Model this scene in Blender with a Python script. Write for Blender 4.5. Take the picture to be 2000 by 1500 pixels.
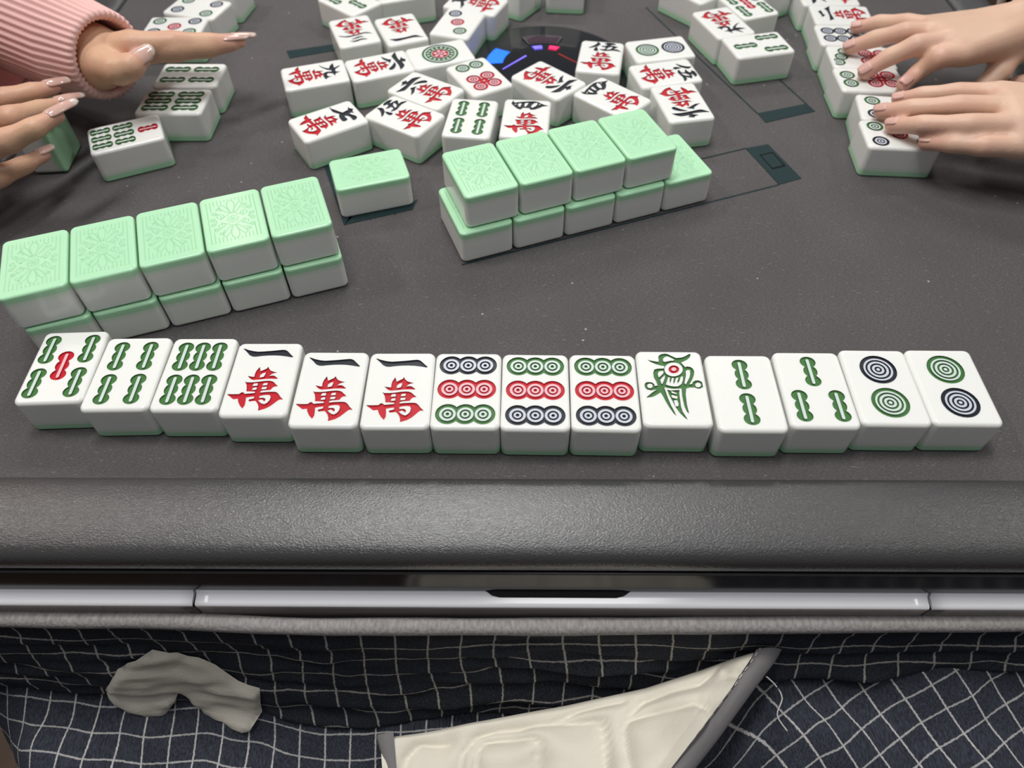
import bpy, bmesh, math, random
from mathutils import Vector, Matrix, noise
from mathutils.geometry import delaunay_2d_cdt
random.seed(7)
for o in list(bpy.data.objects): bpy.data.objects.remove(o)
SC=bpy.context.scene; COL=SC.collection
# camera
CAMF=1439.67;PITCH=0.9007;ROLL=-0.0097;CH=9.2193;TL_L=1.3899;TL_H=0.6416
TILES={'f1':('b5',0,-6.819,7.214,1.6),'f2':('b4',0,-5.796,7.071,0.3),'f3':('b6',0,-4.769,7.047,359.4),'f4':('w1',0,-3.74,6.933,359.3),'f5':('w1',0,-2.697,6.737,358.9),'f6':('w1',0,-1.672,6.706,359.3),'f7':('d9',0,-0.666,6.684,358.9),'f8':('d9r',0,0.342,6.651,358.4),'f9':('d9r',0,1.356,6.629,358.1),'f10':('b1',0,2.376,6.687,358.6),'f11':('b2',0,3.419,6.592,358.9),'f12':('b3',0,4.456,6.638,358.8),'f13':('d2',0,5.475,6.672,358.4),'f14':('d2r',0,6.481,6.661,358.7),'u1':('g',1,-7.524,8.77,19.5),'u2':('g',1,-6.553,9.113,19.5),'u3':('g',1,-5.582,9.457,19.5),'u4':('g',1,-4.611,9.801,19.5),'u5':('g',1,-3.64,10.145,19.5),'l5':('g',0,-3.589,10.082,19.0),'l4':('g',0,-4.555,9.75,19.0),'l3':('g',0,-5.521,9.417,19.0),'l2':('g',0,-6.488,9.084,19.0),'l1':('g',0,-7.454,8.752,19.0),'r1':('g',1,-0.543,11.111,20.2),'r2':('g',1,0.429,11.469,20.2),'r3':('g',1,1.4,11.826,20.2),'r4':('g',1,2.371,12.184,20.2),'s1':('g',0,-0.654,10.967,20.1),'s2':('g',0,0.307,11.318,20.1),'s3':('g',0,1.268,11.67,20.1),'s4':('g',0,2.228,12.021,20.1),'s5':('g',0,3.189,12.373,20.1),'lone':('g',0,-2.722,12.109,287.0),'c9w':('w9',0,-4.327,15.623,287.4),'c6w':('w6',0,-2.919,15.984,290.3),'c1w':('w1',0,-2.581,17.675,200.4),'c3w':('w3',0,-3.695,17.611,199.7),'c1d':('d1',0,-1.578,16.475,290.5),'c6w2':('w6',0,-1.812,14.94,56.1),'c7w':('w7',0,-3.76,13.784,302.0),'c5w':('w5',0,-2.186,13.955,56.1),'c4b':('b4',0,-0.808,13.839,352.4),'c6d':('d6',0,-0.666,15.487,28.9),'c3b':('b3',0,-4.013,19.187,227.4),'crw':('w8',0,-2.7,19.705,287.9),'c3d':('d3',0,-1.221,17.958,342.3),'cbw':('w7',0,-0.818,19.001,67.1),'cback':('b9',0,0.021,20.13,55.7),'cback2':('d6',0,1.549,20.463,354.2),'c6w3':('w6',0,0.867,15.31,225.0),'c5w2':('w5',0,2.088,16.277,349.8),'c4w':('w4',0,2.206,14.585,45.7),'c2d':('d2',0,3.495,16.609,281.3),'c5w3':('w5',0,3.473,15.537,282.4),'c6w4':('w6',0,3.666,14.355,189.9),'c4w2':('w4',0,0.339,13.806,354.5),'k9w':('w9',0,5.186,17.855,198.1),'k5b':('b5',0,5.96,18.809,20.0),'k3b':('b3',0,5.798,16.765,102.6),'kblank':('w2',0,4.755,19.657,38.5),'kback':('b6',0,6.559,19.974,31.9),'ra':('w8',0,8.069,19.175,88.8),'rb':('w2',0,8.138,18.169,85.9),'rc':('d8',0,8.0,17.159,85.9),'rd':('d7',0,8.003,16.136,86.1),'re':('d6',0,7.909,15.189,88.1),'rf':('d4',0,8.036,14.02,80.9),'rg':('d5',0,7.846,13.08,85.3),'la':('b4',0,-7.116,15.659,268.6),'lb':('b6',0,-7.184,14.578,269.5),'lc':('b7',0,-7.833,13.385,294.0),'ld':('d5',0,-8.077,17.905,269.1),'le':('d4',0,-7.787,18.914,252.7),'lf':('b8',0,-7.566,19.991,260.9)}
GL={'wan':[(1,[(-0.215,0.041),(-0.16,0.027),(-0.112,0.02),(-0.113,0.088),(-0.103,0.142),(-0.07,0.214),(-0.056,0.177),(-0.04,0.129),(0.013,0.163),(0.043,0.183),(0.058,0.218),(0.081,0.176),(0.114,0.139),(0.155,0.122),(0.221,0.105),(0.179,0.095),(0.143,0.078),(0.11,0.037),(0.157,0.047),(0.189,0.041),(0.217,0.02),(0.252,-0.013),(0.221,-0.019),(0.162,-0.015),(0.062,-0.019),(-0.042,-0.033),(-0.105,-0.04),(-0.149,-0.026),(-0.184,0.007)]),(1,[(-0.237,-0.067),(-0.196,-0.083),(-0.122,-0.083),(-0.038,-0.073),(0.04,-0.06),(0.118,-0.053),(0.166,-0.06),(0.2,-0.077),(0.24,-0.12),(0.28,-0.156),(0.233,-0.163),(0.204,-0.186),(0.186,-0.225),(0.135,-0.232),(0.078,-0.235),(0.043,-0.251),(0.04,-0.277),(0.102,-0.267),(0.19,-0.261),(0.258,-0.261),(0.29,-0.274),(0.319,-0.303),(0.354,-0.352),(0.405,-0.406),(0.358,-0.403),(0.329,-0.425),(0.286,-0.476),(0.239,-0.527),(0.177,-0.571),(0.127,-0.59),(0.08,-0.606),(0.077,-0.552),(0.056,-0.495),(0.02,-0.445),(0.001,-0.429),(-0.053,-0.435),(-0.083,-0.441),(-0.099,-0.419),(-0.093,-0.4),(-0.057,-0.393),(-0.029,-0.381),(-0.03,-0.348),(-0.082,-0.355),(-0.145,-0.371),(-0.135,-0.445),(-0.132,-0.514),(-0.154,-0.568),(-0.204,-0.514),(-0.243,-0.445),(-0.26,-0.39),(-0.326,-0.4),(-0.401,-0.339),(-0.447,-0.303),(-0.353,-0.306),(-0.26,-0.303),(-0.251,-0.287),(-0.227,-0.267),(-0.2,-0.277),(-0.182,-0.3),(-0.12,-0.293),(-0.038,-0.284),(-0.035,-0.258),(-0.098,-0.256),(-0.166,-0.254),(-0.175,-0.199),(-0.189,-0.139),(-0.213,-0.093)]),(0,[(0.044,0.108),(0.043,0.068),(0.031,0.024),(0.006,0.017),(-0.028,0.007),(-0.03,0.054),(-0.002,0.088)]),(0,[(-0.088,-0.106),(-0.03,-0.1),(-0.028,-0.146),(-0.101,-0.153)]),(0,[(-0.084,-0.186),(-0.028,-0.176),(-0.028,-0.222),(-0.09,-0.228)]),(0,[(0.057,-0.1),(0.114,-0.093),(0.115,-0.136),(0.045,-0.143)]),(0,[(0.051,-0.173),(0.121,-0.166),(0.114,-0.209),(0.044,-0.215)]),(0,[(0.046,-0.342),(0.092,-0.326),(0.153,-0.319),(0.196,-0.326),(0.214,-0.361),(0.209,-0.413),(0.187,-0.457),(0.148,-0.489),(0.106,-0.476),(0.073,-0.451),(0.044,-0.422),(0.088,-0.4),(0.116,-0.419),(0.136,-0.441),(0.149,-0.413),(0.141,-0.387),(0.112,-0.371),(0.05,-0.374)])],'n1':[(1,[(-0.403,0.578),(-0.383,0.581),(-0.313,0.551),(-0.229,0.528),(-0.157,0.518),(-0.056,0.525),(0.044,0.535),(0.144,0.548),(0.219,0.557),(0.256,0.551),(0.293,0.528),(0.343,0.472),(0.4,0.413),(0.379,0.403),(0.307,0.419),(0.205,0.436),(0.103,0.442),(0.002,0.439),(-0.097,0.429),(-0.177,0.416),(-0.227,0.42),(-0.276,0.446),(-0.322,0.499),(-0.369,0.548)])],'n9':[(1,[(-0.379,0.137),(-0.284,0.194),(-0.192,0.272),(-0.139,0.346),(-0.225,0.369),(-0.296,0.413),(-0.349,0.468),(-0.271,0.46),(-0.138,0.462),(-0.174,0.523),(-0.214,0.614),(-0.141,0.564),(-0.084,0.485),(-0.025,0.466),(0.024,0.472),(0.052,0.499),(0.049,0.574),(0.087,0.521),(0.113,0.462),(0.217,0.417),(0.12,0.401),(0.081,0.366),(0.057,0.297),(0.084,0.265),(0.156,0.262),(0.194,0.293),(0.214,0.354),(0.231,0.296),(0.253,0.252),(0.307,0.211),(0.231,0.187),(0.145,0.173),(0.063,0.177),(0.011,0.212),(-0.016,0.271),(-0.004,0.334),(0.011,0.377),(-0.044,0.382),(-0.089,0.301),(-0.167,0.236),(-0.251,0.179)])],'n6':[(1,[(-0.455,0.485),(-0.328,0.468),(-0.197,0.464),(-0.072,0.471),(-0.055,0.494),(-0.127,0.518),(-0.18,0.552),(-0.11,0.562),(-0.078,0.581),(-0.054,0.622),(0.004,0.602),(0.077,0.582),(0.035,0.558),(0.028,0.519),(0.086,0.523),(0.202,0.531),(0.287,0.484),(0.37,0.39),(0.278,0.399),(0.169,0.405),(0.036,0.393),(-0.102,0.374),(-0.208,0.354),(-0.291,0.352),(-0.368,0.409)]),(1,[(-0.364,0.122),(-0.301,0.158),(-0.22,0.217),(-0.169,0.264),(-0.157,0.317),(-0.066,0.277),(-0.0,0.239),(-0.079,0.224),(-0.146,0.178),(-0.238,0.13)]),(1,[(-0.012,0.354),(0.078,0.358),(0.152,0.342),(0.232,0.301),(0.29,0.246),(0.302,0.195),(0.271,0.156),(0.223,0.157),(0.174,0.213),(0.097,0.281),(0.032,0.322)])],'n7':[(1,[(-0.476,0.213),(-0.419,0.234),(-0.36,0.243),(-0.266,0.294),(-0.168,0.338),(-0.099,0.377),(-0.109,0.416),(-0.129,0.478),(-0.125,0.511),(-0.235,0.557),(-0.174,0.569),(-0.141,0.594),(-0.099,0.632),(-0.072,0.593),(-0.023,0.574),(0.046,0.573),(0.002,0.532),(0.011,0.48),(0.072,0.508),(0.156,0.558),(0.219,0.563),(0.271,0.526),(0.297,0.474),(0.275,0.441),(0.217,0.442),(0.14,0.442),(0.081,0.417),(0.044,0.373),(0.057,0.354),(0.119,0.356),(0.184,0.365),(0.223,0.322),(0.227,0.263),(0.186,0.239),(0.092,0.238),(0.014,0.247),(-0.039,0.271),(-0.081,0.298),(-0.143,0.256),(-0.234,0.209),(-0.31,0.213),(-0.396,0.215)])],'n5':[(1,[(-0.148,0.69),(-0.099,0.642),(-0.047,0.575),(-0.052,0.529),(-0.087,0.474),(-0.125,0.427),(-0.194,0.386),(-0.268,0.355),(-0.324,0.35),(-0.251,0.422),(-0.19,0.487),(-0.144,0.563),(-0.126,0.63)]),(1,[(-0.121,0.42),(-0.102,0.378),(-0.092,0.309),(-0.072,0.264),(-0.114,0.224),(-0.162,0.231),(-0.184,0.265),(-0.174,0.329),(-0.15,0.386)]),(1,[(0.022,0.59),(0.079,0.638),(0.155,0.658),(0.23,0.652),(0.287,0.619),(0.318,0.571),(0.265,0.57),(0.219,0.558),(0.176,0.529),(0.249,0.525),(0.316,0.506),(0.37,0.476),(0.323,0.438),(0.272,0.366),(0.327,0.378),(0.392,0.347),(0.471,0.264),(0.366,0.29),(0.27,0.302),(0.184,0.285),(0.093,0.263),(0.019,0.27),(-0.036,0.303),(-0.064,0.332),(0.003,0.335),(0.064,0.348),(0.085,0.412),(0.061,0.434),(0.005,0.44),(-0.036,0.49),(0.034,0.49),(0.091,0.511),(0.109,0.537),(0.087,0.571),(0.046,0.579)]),(0,[(0.231,0.484),(0.239,0.459),(0.211,0.379),(0.176,0.351),(0.103,0.328),(0.122,0.38),(0.157,0.435)])],'n4':[(1,[(-0.348,0.514),(-0.315,0.633),(-0.283,0.555),(-0.154,0.592),(-0.008,0.622),(0.138,0.638),(0.213,0.617),(0.28,0.564),(0.351,0.516),(0.451,0.488),(0.394,0.466),(0.326,0.452),(0.262,0.385),(0.16,0.315),(0.074,0.304),(0.04,0.367),(-0.086,0.366),(-0.139,0.292),(-0.21,0.33),(-0.292,0.43)]),(0,[(-0.272,0.484),(-0.251,0.522),(-0.231,0.515),(-0.256,0.463)]),(0,[(-0.204,0.49),(-0.187,0.527),(-0.13,0.54),(-0.134,0.469),(-0.156,0.387),(-0.189,0.429)]),(0,[(-0.061,0.537),(-0.029,0.566),(0.016,0.561),(-0.003,0.488),(-0.032,0.415),(-0.062,0.421)]),(0,[(0.076,0.414),(0.09,0.478),(0.133,0.561),(0.2,0.584),(0.209,0.523),(0.17,0.448),(0.112,0.382)]),(0,[(0.243,0.525),(0.266,0.554),(0.273,0.528),(0.251,0.49)])],'n3':[(1,[(0.424,0.136),(0.374,0.144),(0.273,0.21),(0.149,0.218),(0.01,0.209),(-0.114,0.172),(-0.231,0.171),(-0.307,0.211),(-0.396,0.302),(-0.291,0.256),(-0.192,0.224),(-0.081,0.25),(0.057,0.276),(0.19,0.287),(0.283,0.257),(0.364,0.198)]),(1,[(0.154,0.384),(0.077,0.369),(-0.011,0.324),(-0.091,0.321),(-0.183,0.378),(-0.079,0.373),(-0.012,0.392),(0.058,0.421),(0.125,0.418)]),(1,[(0.222,0.458),(0.155,0.484),(0.079,0.491),(-0.007,0.457),(-0.089,0.443),(-0.161,0.471),(-0.221,0.527),(-0.124,0.518),(-0.047,0.511),(0.04,0.55),(0.118,0.553),(0.181,0.507)])],'n2':[(1,[(0.141,0.554),(0.205,0.477),(0.146,0.46),(0.006,0.45),(-0.051,0.406),(-0.155,0.509),(-0.036,0.504)]),(1,[(0.291,0.376),(0.442,0.216),(0.257,0.253),(0.016,0.263),(-0.238,0.232),(-0.322,0.349),(-0.066,0.317),(0.173,0.325)])],'bird':[(1,[(-0.334,0.525),(-0.29,0.506),(-0.174,0.478),(-0.159,0.512),(-0.164,0.571),(-0.144,0.611),(-0.104,0.637),(-0.05,0.647),(-0.006,0.633),(0.05,0.594),(0.106,0.56),(0.19,0.57),(0.246,0.596),(0.295,0.631),(0.332,0.651),(0.33,0.607),(0.309,0.567),(0.267,0.527),(0.21,0.492),(0.169,0.467),(0.194,0.428),(0.222,0.38),(0.249,0.395),(0.3,0.386),(0.333,0.352),(0.345,0.304),(0.331,0.228),(0.299,0.152),(0.251,0.067),(0.241,0.048),(0.282,0.058),(0.298,0.095),(0.339,0.124),(0.383,0.129),(0.424,0.106),(0.453,0.05),(0.439,0.004),(0.383,-0.029),(0.347,-0.025),(0.314,-0.007),(0.241,-0.008),(0.184,-0.027),(0.163,-0.128),(0.159,-0.22),(0.156,-0.327),(0.167,-0.487),(0.139,-0.452),(0.116,-0.355),(0.11,-0.265),(0.107,-0.175),(0.114,-0.028),(0.049,-0.033),(-0.024,-0.034),(-0.138,-0.008),(-0.12,-0.114),(-0.103,-0.214),(-0.074,-0.339),(-0.043,-0.436),(-0.019,-0.528),(-0.056,-0.48),(-0.101,-0.384),(-0.145,-0.268),(-0.171,-0.178),(-0.199,-0.105),(-0.262,-0.152),(-0.324,-0.189),(-0.422,-0.204),(-0.379,-0.162),(-0.322,-0.107),(-0.244,-0.051),(-0.333,-0.07),(-0.397,-0.052),(-0.422,-0.007),(-0.421,0.04),(-0.399,0.078),(-0.361,0.087),(-0.311,0.083),(-0.277,0.051),(-0.274,0.014),(-0.229,0.024),(-0.243,0.098),(-0.271,0.183),(-0.27,0.268),(-0.249,0.326),(-0.202,0.346),(-0.098,0.352),(-0.089,0.396),(-0.151,0.41),(-0.223,0.438),(-0.293,0.481)]),(0,[(0.179,0.336),(0.167,0.294),(0.143,0.257),(0.109,0.227),(0.068,0.207),(0.025,0.2),(-0.016,0.206),(-0.052,0.225),(-0.079,0.254),(-0.094,0.291),(-0.096,0.333),(-0.085,0.375),(-0.061,0.413),(-0.027,0.443),(0.014,0.463),(0.058,0.471),(0.1,0.464),(0.136,0.445),(0.163,0.415),(0.177,0.378)]),(0,[(-0.095,0.542),(-0.065,0.577),(-0.026,0.593),(0.017,0.573),(0.079,0.525),(0.054,0.505),(0.009,0.504),(-0.038,0.489),(-0.076,0.479),(-0.097,0.493)]),(0,[(-0.206,0.241),(-0.186,0.289),(-0.148,0.303),(-0.114,0.304),(-0.119,0.261),(-0.157,0.213),(-0.198,0.174)]),(0,[(-0.181,0.127),(-0.147,0.175),(-0.097,0.223),(-0.112,0.156),(-0.152,0.062),(-0.168,0.052)]),(0,[(-0.057,0.185),(-0.0,0.172),(0.044,0.168),(0.104,0.178),(0.166,0.207),(0.156,0.131),(0.125,0.056),(0.069,0.013),(0.01,0.008),(-0.054,0.021),(-0.106,0.044),(-0.081,0.11)]),(0,[(0.219,0.303),(0.248,0.327),(0.285,0.323),(0.278,0.246),(0.258,0.179),(0.219,0.104),(0.19,0.047),(0.171,0.075),(0.192,0.15),(0.213,0.226)]),(0,[(0.41,0.042),(0.403,0.023),(0.389,0.007),(0.371,-0.002),(0.352,-0.002),(0.336,0.007),(0.327,0.022),(0.325,0.041),(0.332,0.061),(0.346,0.077),(0.364,0.085),(0.383,0.086),(0.399,0.077),(0.409,0.062)]),(0,[(-0.302,0.015),(-0.308,-0.003),(-0.321,-0.018),(-0.338,-0.027),(-0.356,-0.027),(-0.372,-0.019),(-0.382,-0.004),(-0.384,0.014),(-0.378,0.033),(-0.365,0.048),(-0.348,0.057),(-0.33,0.057),(-0.314,0.049),(-0.304,0.034)]),(1,[(-0.032,0.186),(0.001,0.181),(-0.022,0.11),(-0.042,0.063),(-0.044,0.11)]),(1,[(0.031,0.186),(0.064,0.187),(0.036,0.101),(0.008,0.054),(0.009,0.101)]),(1,[(0.101,0.187),(0.132,0.197),(0.103,0.112),(0.068,0.064),(0.07,0.111)]),(1,[(-0.099,-0.049),(-0.057,-0.067),(0.082,-0.056),(0.069,-0.13),(0.069,-0.221),(0.066,-0.355),(0.077,-0.444),(0.135,-0.591),(0.097,-0.562),(0.037,-0.479),(-0.008,-0.383),(-0.05,-0.249),(-0.081,-0.15)]),(0,[(-0.05,-0.078),(-0.023,-0.083),(0.035,-0.116),(0.027,-0.135),(-0.034,-0.113)]),(0,[(-0.05,-0.158),(-0.031,-0.149),(0.038,-0.176),(0.029,-0.221),(-0.044,-0.199)]),(0,[(-0.025,-0.253),(0.023,-0.239),(0.04,-0.311),(0.023,-0.356),(-0.012,-0.356)])],'eye':[(1,[(0.126,0.337),(0.119,0.313),(0.105,0.292),(0.085,0.275),(0.061,0.264),(0.036,0.26),(0.012,0.263),(-0.009,0.274),(-0.025,0.29),(-0.034,0.312),(-0.035,0.336),(-0.028,0.359),(-0.014,0.381),(0.005,0.399),(0.029,0.41),(0.055,0.414),(0.079,0.41),(0.1,0.4),(0.116,0.383),(0.125,0.361)]),(2,[(0.083,0.34),(0.077,0.324),(0.065,0.311),(0.05,0.304),(0.033,0.304),(0.019,0.31),(0.01,0.323),(0.009,0.339),(0.014,0.355),(0.026,0.368),(0.042,0.375),(0.058,0.375),(0.072,0.368),(0.081,0.356)])]}
HANDS={'R_far':{'fing':[[(9.31,16.24,1.3,0.24),(8.97,16.64,1.2,0.2),(8.56,17.07,1.0,0.18),(8.14,17.19,0.83,0.15)],[(9.2,15.72,1.42,0.26),(8.6,15.82,1.4,0.21),(8.12,16.11,1.1,0.19),(7.71,16.24,0.84,0.165)],[(9.2,15.16,1.5,0.28),(8.57,15.14,1.45,0.22),(8.12,15.21,1.15,0.195),(7.73,15.18,0.85,0.17)],[(9.4,14.78,1.45,0.28),(8.93,14.72,1.4,0.22),(8.76,14.93,1.0,0.195),(8.39,14.66,0.85,0.165)],[(10.77,15.32,1.2,0.33),(10.47,14.94,0.95,0.26),(10.1,14.67,0.7,0.21),(9.75,14.51,0.5,0.18)]],'wrist':[(10.96,15.88,1.5,0.5),(11.17,15.66,1.45,0.46)],'arm':[(11.77,16.09,1.7,0.62),(12.93,16.37,2.2,0.8)]},'R_near':{'fing':[[(9.62,13.4,1.35,0.24),(8.95,13.64,1.25,0.19),(8.4,13.88,1.05,0.175),(8.07,14.05,0.86,0.15)],[(9.59,12.82,1.4,0.26),(8.7,13.06,1.3,0.21),(7.98,13.31,1.1,0.19),(7.59,13.63,0.84,0.165)],[(9.49,12.3,1.35,0.26),(8.65,12.41,1.3,0.21),(7.98,12.74,1.1,0.19),(7.66,13.12,0.84,0.165)],[(9.54,11.94,1.15,0.25),(8.88,12.02,1.1,0.2),(8.44,12.25,1.0,0.18),(8.12,12.56,0.82,0.15)],[(11.52,14.0,0.9,0.3),(11.46,14.78,0.8,0.24),(11.13,15.04,0.6,0.2),(10.91,15.07,0.4,0.17)]],'wrist':[(11.35,12.53,1.4,0.5),(11.2,11.93,1.3,0.46)],'arm':[(11.88,11.78,1.7,0.62),(12.19,10.98,2.2,0.8)]},'L_far':{'fing':[[(-7.5,14.65,1.75,0.3),(-6.75,14.68,1.75,0.25),(-6.22,14.95,1.65,0.22),(-5.79,15.17,1.6,0.16)],[(-7.51,14.57,1.9,0.28),(-6.78,14.73,1.85,0.24),(-6.17,15.02,1.7,0.2),(-5.65,15.29,1.6,0.15)],[(-7.91,15.21,1.6,0.28),(-7.22,15.48,1.5,0.22),(-6.54,15.52,1.45,0.19),(-6.04,15.66,1.4,0.15)],[(-8.2,15.62,1.35,0.26),(-7.52,15.7,1.3,0.2),(-6.9,15.65,1.3,0.17),(-6.41,15.68,1.3,0.14)],[(-8.05,14.15,1.7,0.34),(-7.67,13.9,1.75,0.3),(-7.42,13.91,1.8,0.26),(-7.32,14.15,1.8,0.2)]],'wrist':[(-8.53,14.84,1.6,0.6),(-8.46,14.65,1.5,0.55)],'arm':[(-9.37,15.26,1.6,0.6),(-10.64,15.86,1.7,0.7)]},'L_near':{'fing':[[(-10.39,13.1,1.5,0.24),(-9.61,13.06,1.65,0.21),(-9.21,13.36,1.6,0.19),(-9.0,13.7,1.5,0.15)],[(-9.85,12.23,1.6,0.25),(-9.05,12.15,1.8,0.22),(-8.88,12.83,1.55,0.185),(-8.7,13.29,1.4,0.14)],[(-9.46,11.35,1.6,0.26),(-8.79,11.42,1.8,0.23),(-8.3,11.57,1.95,0.19),(-8.06,11.95,1.95,0.145)],[(-9.83,10.93,1.1,0.24),(-9.33,11.37,1.1,0.21),(-9.09,11.86,1.0,0.175),(-8.95,12.32,0.9,0.13)],[(-11.96,14.1,1.2,0.32),(-11.97,14.88,1.1,0.26),(-11.82,15.38,1.0,0.22),(-11.56,15.66,0.9,0.18)]],'wrist':[(-11.66,12.51,1.5,0.5),(-11.29,11.67,1.4,0.46)],'arm':[(-12.21,11.87,1.7,0.62),(-12.8,11.41,2.0,0.75)]}}
DD={'cuffL':[(-10.697,15.993,1.7),(-9.794,15.582,1.65),(-8.986,15.104,1.62),(-8.258,14.712,1.62)],'sleeveL':[(-14.227,17.482,2.2),(-12.476,16.652,2.0),(-11.253,16.017,1.9),(-10.46,15.748,1.75)],'disc':(0.8184,17.1021,0),'flap':[[(-2.14,2.905,-3.5),(-2.121,2.808,-3.485),(-2.103,2.712,-3.473),(-2.085,2.618,-3.463),(-2.069,2.526,-3.459),(-2.053,2.436,-3.461),(-2.039,2.348,-3.47),(-2.026,2.263,-3.486),(-2.014,2.179,-3.509),(-2.004,2.096,-3.538),(-1.994,2.015,-3.573),(-1.985,1.935,-3.61),(-1.976,1.855,-3.65)],[(-1.97,2.904,-3.5),(-1.955,2.806,-3.485),(-1.94,2.711,-3.473),(-1.926,2.617,-3.463),(-1.913,2.525,-3.459),(-1.901,2.435,-3.461),(-1.891,2.347,-3.47),(-1.881,2.261,-3.486),(-1.872,2.177,-3.509),(-1.865,2.095,-3.538),(-1.858,2.014,-3.573),(-1.852,1.934,-3.61),(-1.846,1.854,-3.65)],[(-1.209,3.019,-3.5),(-1.212,2.91,-3.485),(-1.215,2.803,-3.473),(-1.218,2.699,-3.463),(-1.222,2.596,-3.459),(-1.226,2.496,-3.461),(-1.231,2.398,-3.47),(-1.237,2.303,-3.486),(-1.243,2.209,-3.509),(-1.25,2.118,-3.538),(-1.256,2.027,-3.573),(-1.264,1.938,-3.61),(-1.271,1.849,-3.65)],[(-0.321,3.156,-3.4),(-0.348,3.032,-3.385),(-0.374,2.911,-3.373),(-0.401,2.792,-3.363),(-0.428,2.675,-3.359),(-0.455,2.562,-3.361),(-0.481,2.451,-3.37),(-0.508,2.343,-3.386),(-0.535,2.237,-3.409),(-0.561,2.133,-3.438),(-0.588,2.031,-3.473),(-0.614,1.93,-3.51),(-0.64,1.829,-3.55)],[(0.845,3.295,-3.2),(0.781,3.154,-3.185),(0.718,3.016,-3.173),(0.656,2.881,-3.163),(0.595,2.75,-3.159),(0.534,2.621,-3.161),(0.474,2.496,-3.17),(0.415,2.374,-3.186),(0.356,2.254,-3.209),(0.299,2.137,-3.238),(0.243,2.021,-3.273),(0.188,1.907,-3.31),(0.133,1.794,-3.35)],[(2.088,3.465,-2.9),(1.98,3.302,-2.885),(1.87,3.143,-2.873),(1.762,2.988,-2.863),(1.656,2.837,-2.859),(1.552,2.689,-2.861),(1.449,2.546,-2.87),(1.349,2.406,-2.886),(1.25,2.269,-2.909),(1.153,2.135,-2.938),(1.059,2.003,-2.973),(0.967,1.873,-3.01),(0.875,1.745,-3.05)],[(2.904,3.633,-2.6),(2.765,3.448,-2.585),(2.627,3.268,-2.573),(2.479,3.092,-2.563),(2.336,2.921,-2.559),(2.196,2.755,-2.561),(2.059,2.594,-2.57),(1.923,2.437,-2.586),(1.79,2.284,-2.609),(1.661,2.134,-2.638),(1.534,1.986,-2.673),(1.411,1.842,-2.71),(1.29,1.699,-2.75)],[(3.386,3.744,-2.4),(3.221,3.545,-2.385),(3.061,3.35,-2.373),(2.897,3.161,-2.363),(2.728,2.977,-2.359),(2.564,2.799,-2.361),(2.404,2.625,-2.37),(2.245,2.457,-2.386),(2.09,2.293,-2.409),(1.939,2.132,-2.438),(1.791,1.975,-2.473),(1.647,1.821,-2.51),(1.506,1.669,-2.55)],[(3.687,3.777,-2.2),(3.506,3.57,-2.185),(3.33,3.369,-2.173),(3.159,3.174,-2.163),(2.974,2.984,-2.159),(2.794,2.8,-2.161),(2.62,2.622,-2.17),(2.448,2.449,-2.186),(2.279,2.28,-2.209),(2.114,2.115,-2.238),(1.954,1.953,-2.273),(1.798,1.795,-2.31),(1.644,1.639,-2.35)]],'bindin':[(3.698,3.788,-2.14),(3.549,3.623,-2.15),(3.349,3.404,-2.164),(3.155,3.189,-2.178),(2.839,2.876,-2.2),(2.534,2.573,-2.221),(2.231,2.28,-2.242),(1.938,1.996,-2.263),(1.566,1.631,-2.291)],'bindout':[(4.119,3.821,-2.25),(3.986,3.655,-2.26),(3.766,3.433,-2.274),(3.552,3.216,-2.288),(3.246,2.9,-2.31),(2.95,2.594,-2.331),(2.646,2.299,-2.352),(2.35,2.012,-2.373),(1.968,1.643,-2.401)],'bindL':[(-2.195,2.883,-3.5),(-1.913,2.907,-3.45),(-1.828,2.424,-3.5),(-1.735,1.846,-3.6),(-2.023,2.471,-3.55),(-1.82,1.854,-3.65)],'seams':[[(-0.865,2.339,-2.9),(-0.809,2.609,-2.9),(-0.582,2.854,-2.9),(-0.246,2.945,-2.9),(0.16,2.926,-2.9)],[(-0.6,2.19,-2.9),(-0.61,2.607,-2.9),(-0.48,2.759,-2.9),(-0.245,2.788,-2.9),(0.258,2.784,-2.9),(0.355,2.69,-2.9),(0.308,2.183,-2.9)],[(-0.178,2.944,-2.9),(0.636,2.985,-2.9),(1.313,2.978,-2.9),(1.357,2.774,-2.9),(1.328,2.174,-2.9)],[(1.652,2.171,-2.9),(1.631,2.771,-2.9),(1.698,2.927,-2.9),(1.994,3.004,-2.9),(2.68,3.046,-2.9),(2.812,2.917,-2.9),(2.809,2.699,-2.9)],[(1.721,2.991,-2.9),(1.985,3.214,-2.9),(2.376,3.308,-2.9),(2.834,3.37,-2.9),(3.193,3.636,-2.9),(3.227,3.433,-2.9),(3.394,3.398,-2.9)],[(-1.717,2.347,-2.9),(-1.702,2.556,-2.9),(-1.519,2.769,-2.9),(-1.049,2.764,-2.9)],[(0.636,3.001,-2.9),(0.986,3.158,-2.9),(1.68,3.249,-2.9)]],'patch':[(-6.91,-3.68),(-6.73,-3.41),(-6.47,-3.04),(-6.24,-2.85),(-6.06,-2.73),(-5.75,-2.54),(-5.51,-2.62),(-5.37,-2.61),(-5.26,-2.77),(-5.09,-2.8),(-4.88,-3.0),(-4.74,-3.19),(-4.59,-3.4),(-4.42,-3.48),(-4.25,-3.52),(-4.32,-3.93),(-4.35,-4.19),(-4.57,-4.41),(-4.75,-4.52),(-4.89,-4.47),(-5.08,-4.4),(-5.31,-4.37),(-5.45,-4.36),(-5.54,-4.17),(-5.61,-3.98),(-5.72,-3.83),(-5.83,-4.04),(-5.96,-4.24),(-6.11,-4.42),(-6.38,-4.4),(-6.73,-4.31),(-6.99,-4.23),(-7.01,-3.94)]}
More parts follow.
